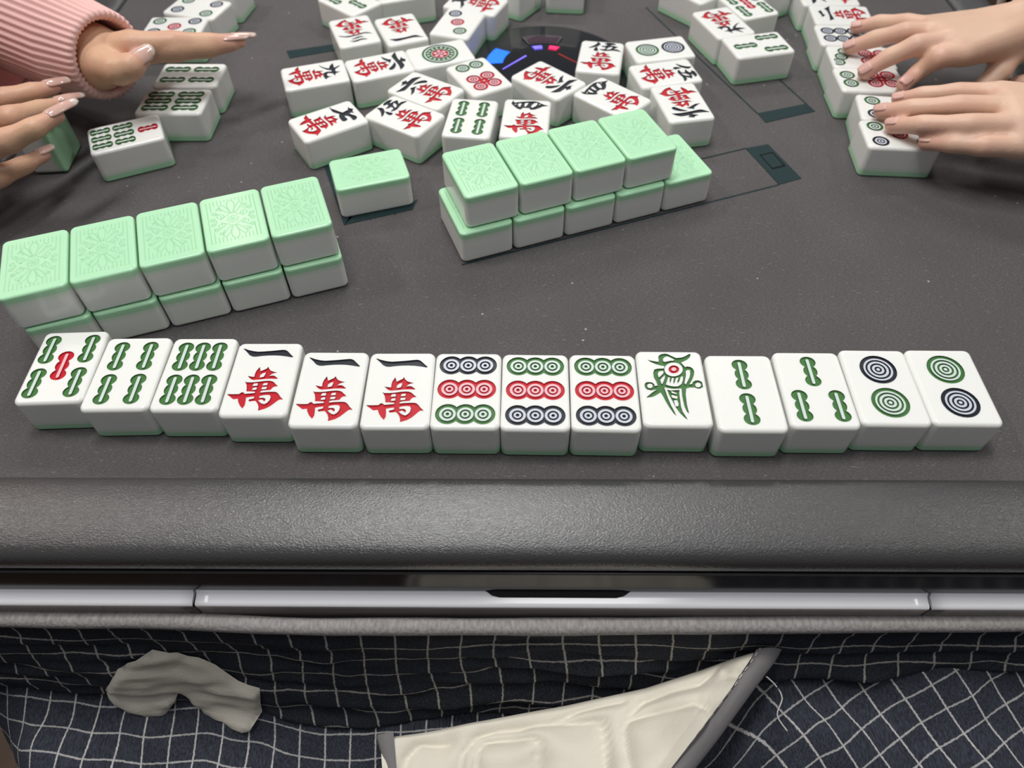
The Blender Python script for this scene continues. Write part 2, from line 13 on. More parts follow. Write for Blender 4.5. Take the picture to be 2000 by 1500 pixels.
def lerp(x,xs,ys):
    if x<=xs[0]: return ys[0]
    for i in range(1,len(xs)):
        if x<=xs[i]:
            t=(x-xs[i-1])/(xs[i]-xs[i-1]); t=t*t*(3-2*t); return ys[i-1]+(ys[i]-ys[i-1])*t
    return ys[-1]
def pipe_y(x): return lerp(x,[-9,-6,-2.5,1,9],[4.17,4.1,3.96,3.93,3.92])
def hang_bottom(x): return lerp(x,[-9,-5.5,-3,0,3,4.5,9],[-3.9,-4.1,-4.4,-4.3,-3.6,-2.9,-2.75])
def hang_y(x,z):
    t=max(0,(-1.45-z)/(-1.45-hang_bottom(x)))
    return pipe_y(x)-.02-lerp(x,[-9,-6,-3,0,9],[.3,.4,.65,.45,.22])*t*t

S=0.03      # one tile width in metres
Z0=0.76     # playing surface above the floor
R=math.radians
TL_L*=1.028; TL_H*=1.045
def W(x,y,z): return Vector((x*S,y*S,Z0+z*S))

# ---------------------------------------------------------------- camera, world, lights, exposure
cd=bpy.data.cameras.new('camera'); cam=bpy.data.objects.new('camera',cd); COL.objects.link(cam); SC.camera=cam
cd.sensor_width=36; cd.lens=CAMF/2000*36; cd.clip_start=.01; cd.clip_end=50
cam.location=W(0,0,CH)
cam.rotation_euler=(Matrix.Rotation(math.pi/2-PITCH,3,'X')@Matrix.Rotation(ROLL,3,'Z')).to_euler()
cd.dof.use_dof=True; cd.dof.focus_distance=12.0*S; cd.dof.aperture_fstop=9.0
wd=bpy.data.worlds.new('room_light'); SC.world=wd; wd.use_nodes=True
wd.node_tree.nodes['Background'].inputs[0].default_value=(.93,.95,1,1)
wd.node_tree.nodes['Background'].inputs[1].default_value=.13
def area(name,loc,target,sx,sy,power,col=(1,1,1)):
    l=bpy.data.lights.new(name,'AREA'); l.shape='RECTANGLE'; l.size=sx; l.size_y=sy; l.energy=power; l.color=col
    o=bpy.data.objects.new(name,l); COL.objects.link(o); o.location=W(*loc)
    o.rotation_euler=(W(*target)-W(*loc)).to_track_quat('-Z','Y').to_euler(); return o
area('ceiling_panel_light',(-7,15,56),(-2,12,0),.85,.2,20,(1,.995,.98))
area('ceiling_panel_light',(-46,17,54),(-6,10,0),.26,.12,10,(1,.93,.84))
area('ceiling_panel_light',(50,16,54),(6,10,0),.26,.14,7,(1,.97,.92))
area('ceiling_panel_light',(-32.6,69.5,50),(-4,12,0),.07,.07,.7,(1,.88,.72))
area('ceiling_panel_light',(-4,63,52),(0,14,0),.5,.14,9,(1,.99,.97))
area('ceiling_panel_light',(21,62,52),(2,12,0),.25,.12,5,(1,.98,.95))
area('ceiling_panel_light',(-64,50,52),(-4,12,0),.22,.12,5,(1,.93,.84))
area('ceiling_panel_light',(54,58,50),(4,12,0),.22,.12,4,(1,.96,.9))
area('ceiling_panel_light',(8,-6,60),(0,4,0),.6,.3,6,(1,.99,.98))
SC.view_settings.view_transform='Standard'; SC.view_settings.look='None'
SC.view_settings.exposure=-0.26; SC.view_settings.gamma=1.0; SC.view_settings.use_curve_mapping=False

# ---------------------------------------------------------------- materials
def mat(name,col,rough=.5,spec=.5,metal=0,sss=0,sssr=(1,.7,.5),ssss=.002,coat=0,emit=None,es=0):
    m=bpy.data.materials.new(name); m.use_nodes=True; b=m.node_tree.nodes['Principled BSDF']
    b.inputs['Base Color'].default_value=(*col,1); b.inputs['Roughness'].default_value=rough
    b.inputs['Specular IOR Level'].default_value=spec; b.inputs['Metallic'].default_value=metal
    if sss:
        b.inputs['Subsurface Weight'].default_value=sss; b.inputs['Subsurface Radius'].default_value=sssr; b.inputs['Subsurface Scale'].default_value=ssss
    if coat: b.inputs['Coat Weight'].default_value=coat; b.inputs['Coat Roughness'].default_value=.08
    if emit: b.inputs['Emission Color'].default_value=(*emit,1); b.inputs['Emission Strength'].default_value=es
    return m
class NT:
    def __init__(s,m): s.t=m.node_tree; s.b=s.t.nodes['Principled BSDF']
    def n(s,ty,**k):
        x=s.t.nodes.new(ty)
        for a,v in k.items(): setattr(x,a,v)
        return x
    def l(s,a,b): s.t.links.new(a,b)
    def math(s,op,a,b=None,c=None):
        x=s.n('ShaderNodeMath',operation=op)
        for i,v in enumerate((a,b,c)):
            if v is None: continue
            if isinstance(v,(int,float)): x.inputs[i].default_value=v
            else: s.l(v,x.inputs[i])
        return x.outputs[0]
    def mix(s,f,a,b):
        x=s.n('ShaderNodeMix',data_type='RGBA')
        for i,v in ((0,f),(6,a),(7,b)):
            if isinstance(v,(int,float)): x.inputs[i].default_value=v
            elif isinstance(v,tuple): x.inputs[i].default_value=(*v,1)
            else: s.l(v,x.inputs[i])
        return x.outputs[2]
    def noise(s,vec,scale,detail=3,rough=.5,stretch=None,rot=None):
        mp=s.n('ShaderNodeMapping'); s.l(vec,mp.inputs[0])
        if stretch: mp.inputs['Scale'].default_value=stretch
        if rot: mp.inputs['Rotation'].default_value=rot
        x=s.n('ShaderNodeTexNoise'); x.inputs['Scale'].default_value=scale; x.inputs['Detail'].default_value=detail; x.inputs['Roughness'].default_value=rough
        s.l(mp.outputs[0],x.inputs['Vector']); return x.outputs[0]
    def ramp(s,f,a,b,lo=0.,hi=1.):
        x=s.n('ShaderNodeMapRange'); s.l(f,x.inputs[0]); x.inputs[1].default_value=a; x.inputs[2].default_value=b; x.inputs[3].default_value=lo; x.inputs[4].default_value=hi; return x.outputs[0]
    def bump(s,h,dist,st=1):
        x=s.n('ShaderNodeBump'); x.inputs['Distance'].default_value=dist; x.inputs['Strength'].default_value=st; s.l(h,x.inputs['Height']); s.l(x.outputs[0],s.b.inputs['Normal'])
    def obj(s): return s.n('ShaderNodeTexCoord').outputs['Object']
    def geo(s): return s.n('ShaderNodeNewGeometry').outputs['Position']
WHITE=(.83,.84,.815); GREEN=(.46,.79,.52)
def tile_material(name,flip):
    m=mat(name,WHITE,.16,.5,sss=.35,sssr=(1,.85,.6),ssss=.0025)
    t=NT(m); sp=t.n('ShaderNodeSeparateXYZ'); t.l(t.obj(),sp.inputs[0])
    a,b=TL_H*.20*S,TL_H*.34*S
    if flip: a,b=TL_H*.80*S,TL_H*.66*S
    f=t.ramp(sp.outputs[2],a,b,.55,0)
    t.l(t.mix(f,WHITE,(.55,.78,.55)),t.b.inputs['Base Color']); return m
M={}
M['white_up']=tile_material('ivory_white_plastic',False); M['white_down']=tile_material('ivory_white_plastic_face_down',True)
M['green']=mat('pale_green_plastic',GREEN,.17,.5,sss=.25,sssr=(.7,1,.7),ssss=.002)
M['green_line']=mat('pale_green_relief',(.35,.68,.40),.25,.5)
M['p_green']=mat('green_paint',(.055,.165,.045),.38,.3); M['t_green']=mat('green_tinted_ring',(.60,.70,.66),.25)
M['p_red']=mat('red_paint',(.50,.012,.024),.38,.3); M['t_red']=mat('red_tinted_ring',(.80,.47,.52),.25)
M['p_black']=mat('black_paint',(.018,.022,.030),.34,.35); M['t_black']=mat('black_tinted_ring',(.56,.60,.68),.25)
m=M['felt']=mat('dark_felt',(.085,.075,.077),.95,.15); t=NT(m); g=t.geo()
n1=t.noise(g,750,4,.65,(1,3.2,1),(0,0,R(28))); n2=t.noise(g,22,3,.5); n3=t.noise(g,330,2,.5,(1,4,1),(0,0,R(28)))
c=t.mix(t.ramp(n1,.3,.72),(.052,.048,.050),(.150,.138,.140)); c=t.mix(t.ramp(n2,.35,.65,0,.35),c,(.070,.067,.066))
vo=t.n('ShaderNodeTexVoronoi'); vo.inputs['Scale'].default_value=75; vo.inputs['Randomness'].default_value=1; t.l(g,vo.inputs['Vector'])
sp=t.math('LESS_THAN',vo.outputs['Distance'],.05); rnd=t.n('ShaderNodeSeparateColor'); t.l(vo.outputs['Color'],rnd.inputs[0]); sp=t.math('MULTIPLY',sp,t.math('GREATER_THAN',rnd.outputs[0],.4))
c=t.mix(t.math('MULTIPLY',sp,.55),c,(.55,.52,.5)); sp2=t.ramp(n3,.66,.75,0,.45); c=t.mix(sp2,c,(.32,.3,.3)); t.l(c,t.b.inputs['Base Color'])
t.b.inputs['Sheen Weight'].default_value=.15; t.bump(n1,.0004,.8)
m=M['rail']=mat('textured_grey_plastic',(.052,.051,.052),.27,1.0); t=NT(m); g=t.geo()
h=t.noise(g,1050,2,.5,(1,2.1,1),(0,0,R(35))); t.bump(h,.0003,.85); 
M['gloss_black']=mat('glossy_black_trim',(.008,.008,.009),.14,.5)
M['lip']=mat('grey_lip',(.06,.06,.062),.2,.5)
M['strip']=mat('white_drawer_lacquer',(.90,.90,.94),.12,.5)
M['strip_under']=mat('silver_grey_lacquer',(.34,.32,.30),.12,.5,metal=.3)
M['dark']=mat('dark_recess',(.01,.01,.01),.7,.3)
M['teal']=mat('dark_teal_inlay',(.016,.034,.038),.6,.15)
M['disc']=mat('smoked_black_acrylic',(.012,.013,.016),.12,.5,coat=.3)
M['disc2']=mat('smoked_grey_acrylic',(.04,.045,.05),.2,.5)
M['blue']=mat('blue_light',(.01,.1,.9),.3,emit=(.01,.22,1),es=1.0)
M['violet']=mat('violet_light',(.2,.15,.9),.3,emit=(.16,.12,1),es=1.1)
M['pink']=mat('pink_light',(1,.02,.15),.3,emit=(1,.02,.12),es=1.1)
M['redlamp']=mat('dim_red_light',(.25,.01,.01),.3,emit=(.3,.01,.01),es=.3)
M['glass']=mat('smoked_window',(.06,.035,.05),.08,.6)
M['silver']=mat('silver_edge',(.4,.4,.42),.2,.5,metal=.9)
M['floor']=mat('brown_wood_floor',(.09,.045,.022),.5); t=NT(M['floor']); t.l(t.mix(t.noise(t.geo(),6,4,.6,(8,1,1)),(.06,.03,.015),(.12,.065,.035)),t.b.inputs['Base Color'])
def skin(name,a,b):
    m=mat(name,a,.42,.4,sss=.3,sssr=(1,.35,.2),ssss=.003); t=NT(m)
    at=t.n('ShaderNodeVertexColor',layer_name='tip'); g=t.geo()
    f=t.math('ADD',at.outputs[0],t.ramp(t.noise(g,60,3),.3,.8,-.1,.2)); f=t.math('MINIMUM',t.math('MAXIMUM',f,0),1)
    t.l(t.mix(f,a,b),t.b.inputs['Base Color']); t.bump(t.noise(g,900,3,.6),.0003,.5); return m
M['skinR']=skin('fair_skin',(.74,.50,.37),(.66,.33,.27)); M['skinL']=skin('tan_skin',(.66,.41,.27),(.62,.31,.25))
M['nailR']=mat('natural_nail',(.70,.42,.36),.3,.5); M['nailL']=mat('glossy_pink_nail',(.66,.42,.36),.08,.6,coat=.6); M['nailtip']=mat('translucent_nail_tip',(.66,.55,.48),.08,.6,coat=.6)
m=M['pink_knit']=mat('pink_rib_knit',(.80,.50,.47),.85,.2); t=NT(m); t.bump(t.noise(t.geo(),1200,2),.0003,.6)
M['pink_jacket']=mat('pink_jacket_nylon',(.82,.50,.48),.6,.3)
M['dark_jacket']=mat('dark_sleeve',(.018,.02,.028),.75,.2); M['cuff_white']=mat('cream_cuff_edge',(.75,.71,.66),.7,.2); M['pearl']=mat('pearl',(.75,.66,.56),.2,.6)
def grid_cloth(name,base,line,lw,rot=0,line2=None):
    m=mat(name,base,.9,.15); t=NT(m); uv=t.n('ShaderNodeUVMap').outputs[0]
    mp=t.n('ShaderNodeMapping'); mp.inputs['Rotation'].default_value=(0,0,rot); t.l(uv,mp.inputs[0])
    ns=t.n('ShaderNodeTexNoise'); ns.inputs['Scale'].default_value=9; t.l(mp.outputs[0],ns.inputs['Vector'])
    ad=t.n('ShaderNodeMixRGB',blend_type='LINEAR_LIGHT'); ad.inputs[0].default_value=.035; t.l(mp.outputs[0],ad.inputs[1]); t.l(ns.outputs[1],ad.inputs[2])
    sp=t.n('ShaderNodeSeparateXYZ'); t.l(ad.outputs[0],sp.inputs[0])
    def ln(o): return t.ramp(t.math('ABSOLUTE',t.math('SUBTRACT',t.math('FRACT',o),.5)),lw*.6,lw*1.3,1,0)
    f=t.math('MAXIMUM',ln(sp.outputs[0]),t.math('MULTIPLY',ln(sp.outputs[1]),.8))
    wv=t.noise(t.geo(),1500,2,.5,(1,.25,1),(0,0,R(40)))
    b=t.mix(t.ramp(wv,.35,.7),tuple(x*.7 for x in base),tuple(x*1.7 for x in base))
    t.l(t.mix(t.math('MULTIPLY',f,t.ramp(wv,.2,.6,.65,1)),b,line),t.b.inputs['Base Color']); t.bump(wv,.0005,.6); return m
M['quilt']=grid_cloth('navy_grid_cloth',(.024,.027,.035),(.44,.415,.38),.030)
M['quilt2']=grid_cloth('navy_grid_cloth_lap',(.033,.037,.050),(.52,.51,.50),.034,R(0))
M['piping']=mat('grey_flannel_binding',(.34,.32,.31),.9,.15); t=NT(M['piping']); w=t.noise(t.geo(),700,3,.5,(1,.3,1),(0,0,R(40))); t.l(t.mix(t.ramp(w,.3,.7),(.27,.255,.25),(.42,.40,.39)),t.b.inputs['Base Color']); t.bump(w,.0006,.6)
M['binding']=mat('grey_cotton_binding',(.20,.19,.195),.85,.15)
M['cream']=mat('cream_cotton',(.78,.74,.64),.85,.15); t=NT(M['cream']); t.bump(t.noise(t.geo(),500,4,.6),.0005,.4)
M['patch']=mat('beige_applique_cloth',(.64,.60,.52),.85,.15); t=NT(M['patch']); t.bump(t.noise(t.geo(),900,3),.0004,.5)
M['thread']=mat('white_thread',(.6,.58,.56),.8,.1)

# ---------------------------------------------------------------- helpers
def mk(name,vs,fs,mats,smooth=True,fm=None,scale=S,normals=None,uvs=None):
    me=bpy.data.meshes.new(name); me.from_pydata([(v[0]*scale,v[1]*scale,v[2]*scale) for v in vs],[],fs)
    for m_ in (mats if isinstance(mats,list) else [mats]): me.materials.append(M[m_] if isinstance(m_,str) else m_)
    if fm: me.polygons.foreach_set('material_index',fm)
    me.polygons.foreach_set('use_smooth',[smooth]*len(me.polygons))
    if uvs:
        ul=me.uv_layers.new(name='UVMap')
        for lp in me.loops: ul.data[lp.index].uv=uvs[lp.vertex_index]
    if normals: me.normals_split_custom_set_from_vertices(normals)
    me.update(); return me
def ob(name,me,parent=None,loc=None):
    o=bpy.data.objects.new(name,me); COL.objects.link(o)
    if parent: o.parent=parent
    if loc is not None: o.location=loc
    return o
def thing(name,label,cat,loc=(0,0,0),rz=0,group=None,me=None):
    o=bpy.data.objects.new(name,me); COL.objects.link(o); o.location=loc; o.rotation_euler=(0,0,rz)
    o['label']=label; o['category']=cat
    if group: o['group']=group
    return o
def inside(p,poly):
    x,y=p; c=False; j=len(poly)-1
    for i in range(len(poly)):
        xi,yi=poly[i]; xj,yj=poly[j]
        if (yi>y)!=(yj>y) and x<(xj-xi)*(y-yi)/(yj-yi)+xi: c=not c
        j=i
    return c
def ell(cx,cy,r,n=28,ry=None): return [(cx+r*math.cos(2*math.pi*i/n),cy+(ry or r)*math.sin(2*math.pi*i/n)) for i in range(n)]

# ---------------------------------------------------------------- tiles
RP=.105; RV=.065; ZS=TL_H*.185; RB=.042; DEP=.022
def ring(inset,z,n=5):
    out=[]; r=RP-inset*RP/RV*.62; hw=.5-inset-r; hl=TL_L/2-inset-r
    for cx,cy,a0 in ((hw,hl,0),(-hw,hl,90),(-hw,-hl,180),(hw,-hl,270)):
        for k in range(n+1):
            a=R(a0+90*k/n); out.append((cx+r*math.cos(a),cy+r*math.sin(a),z,math.cos(a),math.sin(a)))
    return out
NR=24
def loft(rings,vs,nn,fs,phis):
    base=len(vs)
    for rg,ph in zip(rings,phis):
        for x,y,z,a,b in rg: vs.append((x,y,z)); nn.append((a*math.cos(ph),b*math.cos(ph),math.sin(ph)))
    for k in range(len(rings)-1):
        for i in range(NR):
            j=(i+1)%NR; fs.append((base+k*NR+i,base+k*NR+j,base+(k+1)*NR+j,base+(k+1)*NR+i))
    return base
ARC=[0,18,36,54,72,90]
def body_shell():
    vs,nn,fs=[],[],[]
    rs=[ring(0,ZS)]+[ring(RV*(1-math.cos(R(p))),TL_H-RV+RV*math.sin(R(p))) for p in ARC]
    loft(rs,vs,nn,fs,[0]+[R(p) for p in ARC]); 
    b=len(vs)
    for x,y,z,a,bb in ring(.02,ZS): vs.append((x,y,z)); nn.append((0,0,-1))
    fs.append(tuple(b+i for i in reversed(range(NR))))
    return vs,nn,fs
def back_mesh():
    vs,nn,fs=[],[],[]
    rs=[ring(RB*(1-math.cos(R(p))),RB-RB*math.sin(R(p))) for p in reversed(ARC)]+[ring(0,ZS)]
    loft(rs,vs,nn,fs,[R(-p) for p in reversed(ARC)]+[0])
    b=len(vs)
    for x,y,z,a,bb in ring(RB,0): vs.append((x,y,z)); nn.append((0,0,-1))
    fs.append(tuple(b+i for i in reversed(range(NR))))
    b=len(vs)
    for x,y,z,a,bb in ring(.02,ZS): vs.append((x,y,z)); nn.append((0,0,1))
    fs.append(tuple(b+i for i in range(NR)))
    return vs,nn,fs
BM=back_mesh()
BACK_UP=mk('back_layer',BM[0],BM[1+1],'green',normals=BM[1])
def flipv(l): return [(x,-y,TL_H-z) for x,y,z in l]
def flipn(l): return [(x,-y,-z) for x,y,z in l]
BACK_DOWN=mk('back_layer_face_down',flipv(BM[0]),BM[2],'green',normals=flipn(BM[1]))
# marks: list of (part name, colour, layers)
def stick(cx,cy,ln=.57,sc=1.0):
    w=.118*sc; L2=ln/2; pts=[]
    cs=[(L2-w*.92,w,w*.92*1.0),(0,w*.86,ln*.16),(-(L2-w*.92),w,w*.92)]
    cs=[(L2-.105*sc*ln/.57,w,.105*ln/.57),(0,w*.87,.115*ln/.57),(-(L2-.105*ln/.57),w,.105*ln/.57)]
    def hw(y):
        b=0
        for c0,wx,hy in cs:
            q=1-((y-c0)/hy)**2
            if q>0: b=max(b,wx*math.sqrt(q))
        return max(b,w*.5 if abs(y)<L2*.8 else b)
    N=30; ys=[-L2*math.cos(math.pi*k/N) for k in range(N+1)]
    right=[(cx+hw(y),cy+y) for y in ys[1:-1]]; left=[(cx-hw(y),cy+y) for y in reversed(ys[1:-1])]
    out=[(cx,cy-L2)]+right+[(cx,cy+L2)]+left
    b=.023*sc; h=L2*.76
    slot=[(cx+b*math.cos(R(a)),cy-h+b*math.sin(R(a))) for a in range(180,361,45)]+[(cx+b*math.cos(R(a)),cy+h+b*math.sin(R(a))) for a in range(0,181,45)]
    return [(1,out),(2,slot)]
def dot(cx,cy,r,rings=3):
    if rings==5: fr=[(1,1),(2,.79),(1,.68),(2,.57),(1,.44),(2,.33),(1,.2),(2,.1)]
    else: fr=[(1,1),(2,.69),(1,.48),(2,.32),(1,.15)]
    return [(c_,ell(cx,cy,r*f_,28 if f_>.5 else 16)) for c_,f_ in fr]
def chain(cs,r):
    out=[]
    for cx,cy in cs: out.append((1,ell(cx,cy,r)))
    for cx,cy in cs: out+= dot(cx,cy,r*.98)[1:]
    return out
FACES={}
g_,r_,k_='green','red','black'
def st(c,x,y,ln=.57,sc=1): return ('bamboo_stick',c,stick(x,y,ln,sc))
def dt(c,x,y,r,n=3): return ('dot',c,dot(x,y,r,n))
FACES['b2']=[st(g_,0,.32),st(g_,0,-.32)]
FACES['b3']=[st(g_,0,.32),st(g_,-.27,-.32),st(g_,.27,-.32)]
FACES['b4']=[st(g_,x,y) for x in (-.22,.22) for y in (.32,-.32)]
FACES['b5']=[st(g_,x,y) for x in (-.3,.3) for y in (.33,-.33)]+[st(r_,0,0)]
FACES['b6']=[('bamboo_stick',g_,stick(-.26,y)+stick(0,y)+stick(.26,y)) for y in (.32,-.32)]
FACES['b7']=[st(r_,0,.45,.40,.95)]+[st(g_,x,y,.40,.95) for x in (-.27,0,.27) for y in (-.02,-.46)]
FACES['b8']=[st(g_,x,y,.38,.9) for x in (-.28,.28) for y in (.42,0,-.42)]+[st(g_,0,.25,.38,.9),st(g_,0,-.25,.38,.9)]
FACES['b9']=[st(c,x,y,.38,.9) for c,y in ((g_,.43),(r_,0),(k_,-.43)) for x in (-.27,0,.27)]
FACES['b1']=[('bird',g_,GL['bird']),('bird_head',r_,GL['eye'])]
FACES['d2']=[dt(k_,0,.31,.27,5),dt(g_,0,-.31,.27,5)]
FACES['d2r']=[dt(g_,0,.31,.27,5),dt(k_,0,-.31,.27,5)]
FACES['d3']=[dt(k_,-.22,.42,.165),dt(r_,-.02,.02,.165),dt(g_,.18,-.38,.165)]
FACES['d4']=[dt(k_,-.25,.40,.165),dt(g_,.25,.40,.165),dt(g_,-.25,-.40,.165),dt(k_,.25,-.40,.165)]
FACES['d5']=[dt(k_,-.26,.43,.165),dt(g_,.26,.43,.165),dt(r_,0,0,.165),dt(g_,-.26,-.43,.165),dt(k_,.26,-.43,.165)]
sq=[(-.06,-.285),(.06,-.285),(.06,-.165),(-.06,-.165)]
def four(y): return ('dot_cluster',r_,chain([(x,y+d) for x in (-.17,.17) for d in (.17,-.17)],.165)+[(1,[(-.1,y-.1),(.1,y-.1),(.1,y+.1),(-.1,y+.1)]),(2,[(-.035,y),(0,y-.035),(.035,y),(0,y+.035)])])
FACES['d6']=[('dot_chain',g_,chain([(-.17,.46),(.17,.46)],.165)),four(-.24)]
FACES['d7']=[('dot_chain',g_,chain([(-.24,.56),(0,.45),(.24,.34)],.15)),four(-.28)]
FACES['d8']=[('dot_column',k_,chain([(x,y) for y in (.45,.15,-.15,-.45)],.16)) for x in (-.18,.18)]
FACES['d9']=[('dot_row',c,chain([(x,y) for x in (-.255,0,.255)],.178)) for c,y in ((k_,.455),(r_,0),(g_,-.455))]
FACES['d9r']=[('dot_row',c,chain([(x,y) for x in (-.255,0,.255)],.178)) for c,y in ((g_,.455),(r_,0),(k_,-.455))]
rad=[(1,ell(0,0,.42,40)),(2,ell(0,0,.37,40)),(1,ell(0,0,.335,40))]
for i in range(16):
    a=2*math.pi*i/16; rad.append((2,[(0+.29*math.cos(a+.12),.29*math.sin(a+.12)),(.31*math.cos(a),.31*math.sin(a)),(.29*math.cos(a-.12),.29*math.sin(a-.12)),(.22*math.cos(a),.22*math.sin(a))]))
rad.append((0,ell(0,0,.205)))
red=[(1,ell(0,0,.19))]+[(2,ell(.115*math.cos(2*math.pi*i/6),.115*math.sin(2*math.pi*i/6),.045,10)) for i in range(6)]+[(2,ell(0,0,.055,12)),(1,ell(0,0,.025,8))]
FACES['d1']=[('rosette_ring',g_,rad),('rosette_centre',r_,red)]
for k in (1,2,3,4,5,6,7,9): FACES['w%d'%k]=[('numeral',k_,GL['n%d'%k]),('character',r_,GL['wan'])]
FACES['w8']=FACES['w6']
SH=body_shell()
CACHE={}
def face_meshes(key):
    if key in CACHE: return CACHE[key]
    marks=FACES[key]; top=[(x,y) for x,y,z,a,b in ring(RV,TL_H)]
    v2=[Vector(p) for p in top]; ed=[(i,(i+1)%NR) for i in range(NR)]
    layers=[]
    for mi,(nm,c,ls) in enumerate(marks):
        for code,pl in ls:
            b=len(v2); v2+=[Vector(p) for p in pl]; n=len(pl); ed+=[(b+i,b+(i+1)%n) for i in range(n)]
            layers.append((mi,code,pl,min(p[0] for p in pl),max(p[0] for p in pl),min(p[1] for p in pl),max(p[1] for p in pl)))
    ov,oe,of,_,_,_=delaunay_2d_cdt(v2,ed,[],0,1e-5)
    ov=[(v[0],v[1]) for v in ov]; cls=[]; tris=[]
    for f in of:
        a,b,c=[ov[i] for i in f]
        if abs((b[0]-a[0])*(c[1]-a[1])-(b[1]-a[1])*(c[0]-a[0]))<1e-9: continue
        if (b[0]-a[0])*(c[1]-a[1])-(b[1]-a[1])*(c[0]-a[0])<0: f=tuple(reversed(f))
        p=((a[0]+b[0]+c[0])/3,(a[1]+b[1]+c[1])/3)
        if not inside(p,top): continue
        k=(-1,0)
        for mi,code,pl,x0,x1,y0,y1 in layers:
            if x0<=p[0]<=x1 and y0<=p[1]<=y1 and inside(p,pl): k=(mi,code)
        tris.append(tuple(f)); cls.append(k)
    em={}
    for ti,f in enumerate(tris):
        for i in range(3):
            a,b=f[i],f[(i+1)%3]; em.setdefault((min(a,b),max(a,b)),[]).append((ti,a,b))
    vs,nn,fs=list(SH[0]),list(SH[1]),list(SH[2]); off=len(vs); mp={}
    for f,k in zip(tris,cls):
        if k[1]==0:
            for i in f:
                if i not in mp: mp[i]=len(vs); vs.append((ov[i][0],ov[i][1],TL_H)); nn.append((0,0,1))
            fs.append(tuple(mp[i] for i in f))
    parts=[]
    for mi,(nm,c,ls) in enumerate(marks):
        mv,mf,fm=[],[],[]; mp2={}
        def vert(i,z,tag):
            q=(i,z,tag)
            if q not in mp2: mp2[q]=len(mv); mv.append((ov[i][0],ov[i][1],z))
            return mp2[q]
        for f,k in zip(tris,cls):
            if k[0]!=mi or k[1]==0: continue
            z=TL_H-DEP if k[1]==1 else TL_H
            mf.append(tuple(vert(i,z,k[1]) for i in f)); fm.append(0 if k[1]==1 else 1)
        for lst in em.values():
            if len(lst)!=2: continue
            for (t1,a,b),(t2,_,_) in ((lst[0],lst[1]),(lst[1],lst[0])):
                if cls[t1]==(mi,1) and cls[t2][1]!=1:
                    mf.append((vert(b,TL_H-DEP,9),vert(a,TL_H-DEP,9),vert(a,TL_H,9),vert(b,TL_H,9))); fm.append(0)
        parts.append((nm,mk(nm,mv,mf,['p_'+c,'t_'+c],False,fm)))
    CACHE[key]=(mk('body',vs,fs,'white_up',normals=nn),parts); return CACHE[key]
# face-down body
vs,nn,fs=list(SH[0]),list(SH[1]),list(SH[2]); b=len(vs)
for x,y,z,a,bb in ring(RV,TL_H): vs.append((x,y,z)); nn.append((0,0,1))
fs.append(tuple(b+i for i in range(NR)))
BODY_DOWN=mk('body_face_down',flipv(vs),fs,'white_down',normals=flipn(nn))
# relief ornament on the back
def ornament():
    strips=[]
    def rib(pts,w=.02,closed=False): strips.append((pts,w,closed))
    def spiral(cx,cy,r0,a0,turns,sgn,tail):
        n=int(18*turns); pts=[]
        for i in range(n+1):
            t=i/n; a=R(a0)+sgn*2*math.pi*turns*t; r=r0*(.22+.78*t); pts.append((cx+r*math.cos(a),cy+r*math.sin(a)))
        if tail: pts.append(tail)
        return pts
    def petal(cx,cy,a,ln,wd):
        pts=[]
        for i in range(25):
            t=2*math.pi*i/24; u=.5-.5*math.cos(t); w=wd*math.sin(t)*(.35+.65*u); u*=ln
            pts.append((cx+u*math.cos(a)-w*math.sin(a),cy+u*math.sin(a)+w*math.cos(a)))
        return pts
    for s in (1,-1):
        rib(petal(0,s*.16,s*math.pi/2,.34,.085)); rib(petal(-.03,s*.15,s*R(118),.31,.055)); rib(petal(.03,s*.15,s*R(62),.31,.055))
        for q in (1,-1):
            rib(spiral(q*.2,s*.12,.075,90 if s>0 else -90,1.5,q*s,(q*.05,s*.14)))
            rib(spiral(q*.31,s*.07,.05,0 if q>0 else 180,1.4,-q*s,(q*.26,s*.0)))
            rib(spiral(q*.29,s*.22,.05,30,1.3,q*s,(q*.2,s*.2)))
            rib(spiral(q*.22,s*.33,.042,0,1.2,-q*s,(q*.16,s*.25)))
    for q in range(8):
        a=2*math.pi*q/8; rib(petal(0,0,a,.1,.03),.012)
    for i in range(14):
        x=-.39+i*.06
        for s in (1,-1):
            lim=.56; lo=.50 if abs(x)<.12 else (.42 if abs(x)<.3 else .27 if abs(x)<.36 else 0)
            rib([(x,s*lo),(x,s*lim)],.016)
    mv,mf=[],[]
    hgt=.006
    for pts,w,cl in strips:
        b=len(mv); n=len(pts)
        for i,p in enumerate(pts):
            a=pts[max(0,i-1)]; c=pts[min(n-1,i+1)]; dx,dy=c[0]-a[0],c[1]-a[1]; l=math.hypot(dx,dy) or 1; nx,ny=-dy/l*w/2,dx/l*w/2
            mv.append((p[0]+nx,p[1]+ny,TL_H)); mv.append((p[0],p[1],TL_H+hgt)); mv.append((p[0]-nx,p[1]-ny,TL_H))
        for i in range(n-1):
            for j in (0,1):
                q=b+3*i+j; mf.append((q,q+1,q+4,q+3))
    me=mk('relief_ornament',mv,[tuple(reversed(f)) for f in mf],'green_line',True); return me
ORN=ornament()
def tile(key,x,y,a,lvl,label,group,tilt=None):
    root=thing('mahjong_tile',label,'mahjong tile',W(x,y,lvl*(TL_H+.006)+.003),R(a),group)
    if key=='g':
        ob('body',BODY_DOWN,root); ob('back_layer',BACK_DOWN,root); ob('relief_ornament',ORN,root)
    else:
        bm_,parts=face_meshes(key); ob('body',bm_,root); ob('back_layer',BACK_UP,root)
        for nm,me in parts: ob(nm,me,root)
    return root
FR='face-up tiles in the player\'s front row'; GLW='green-backed tiles of the left wall'; GRW='green-backed tiles of the right wall'
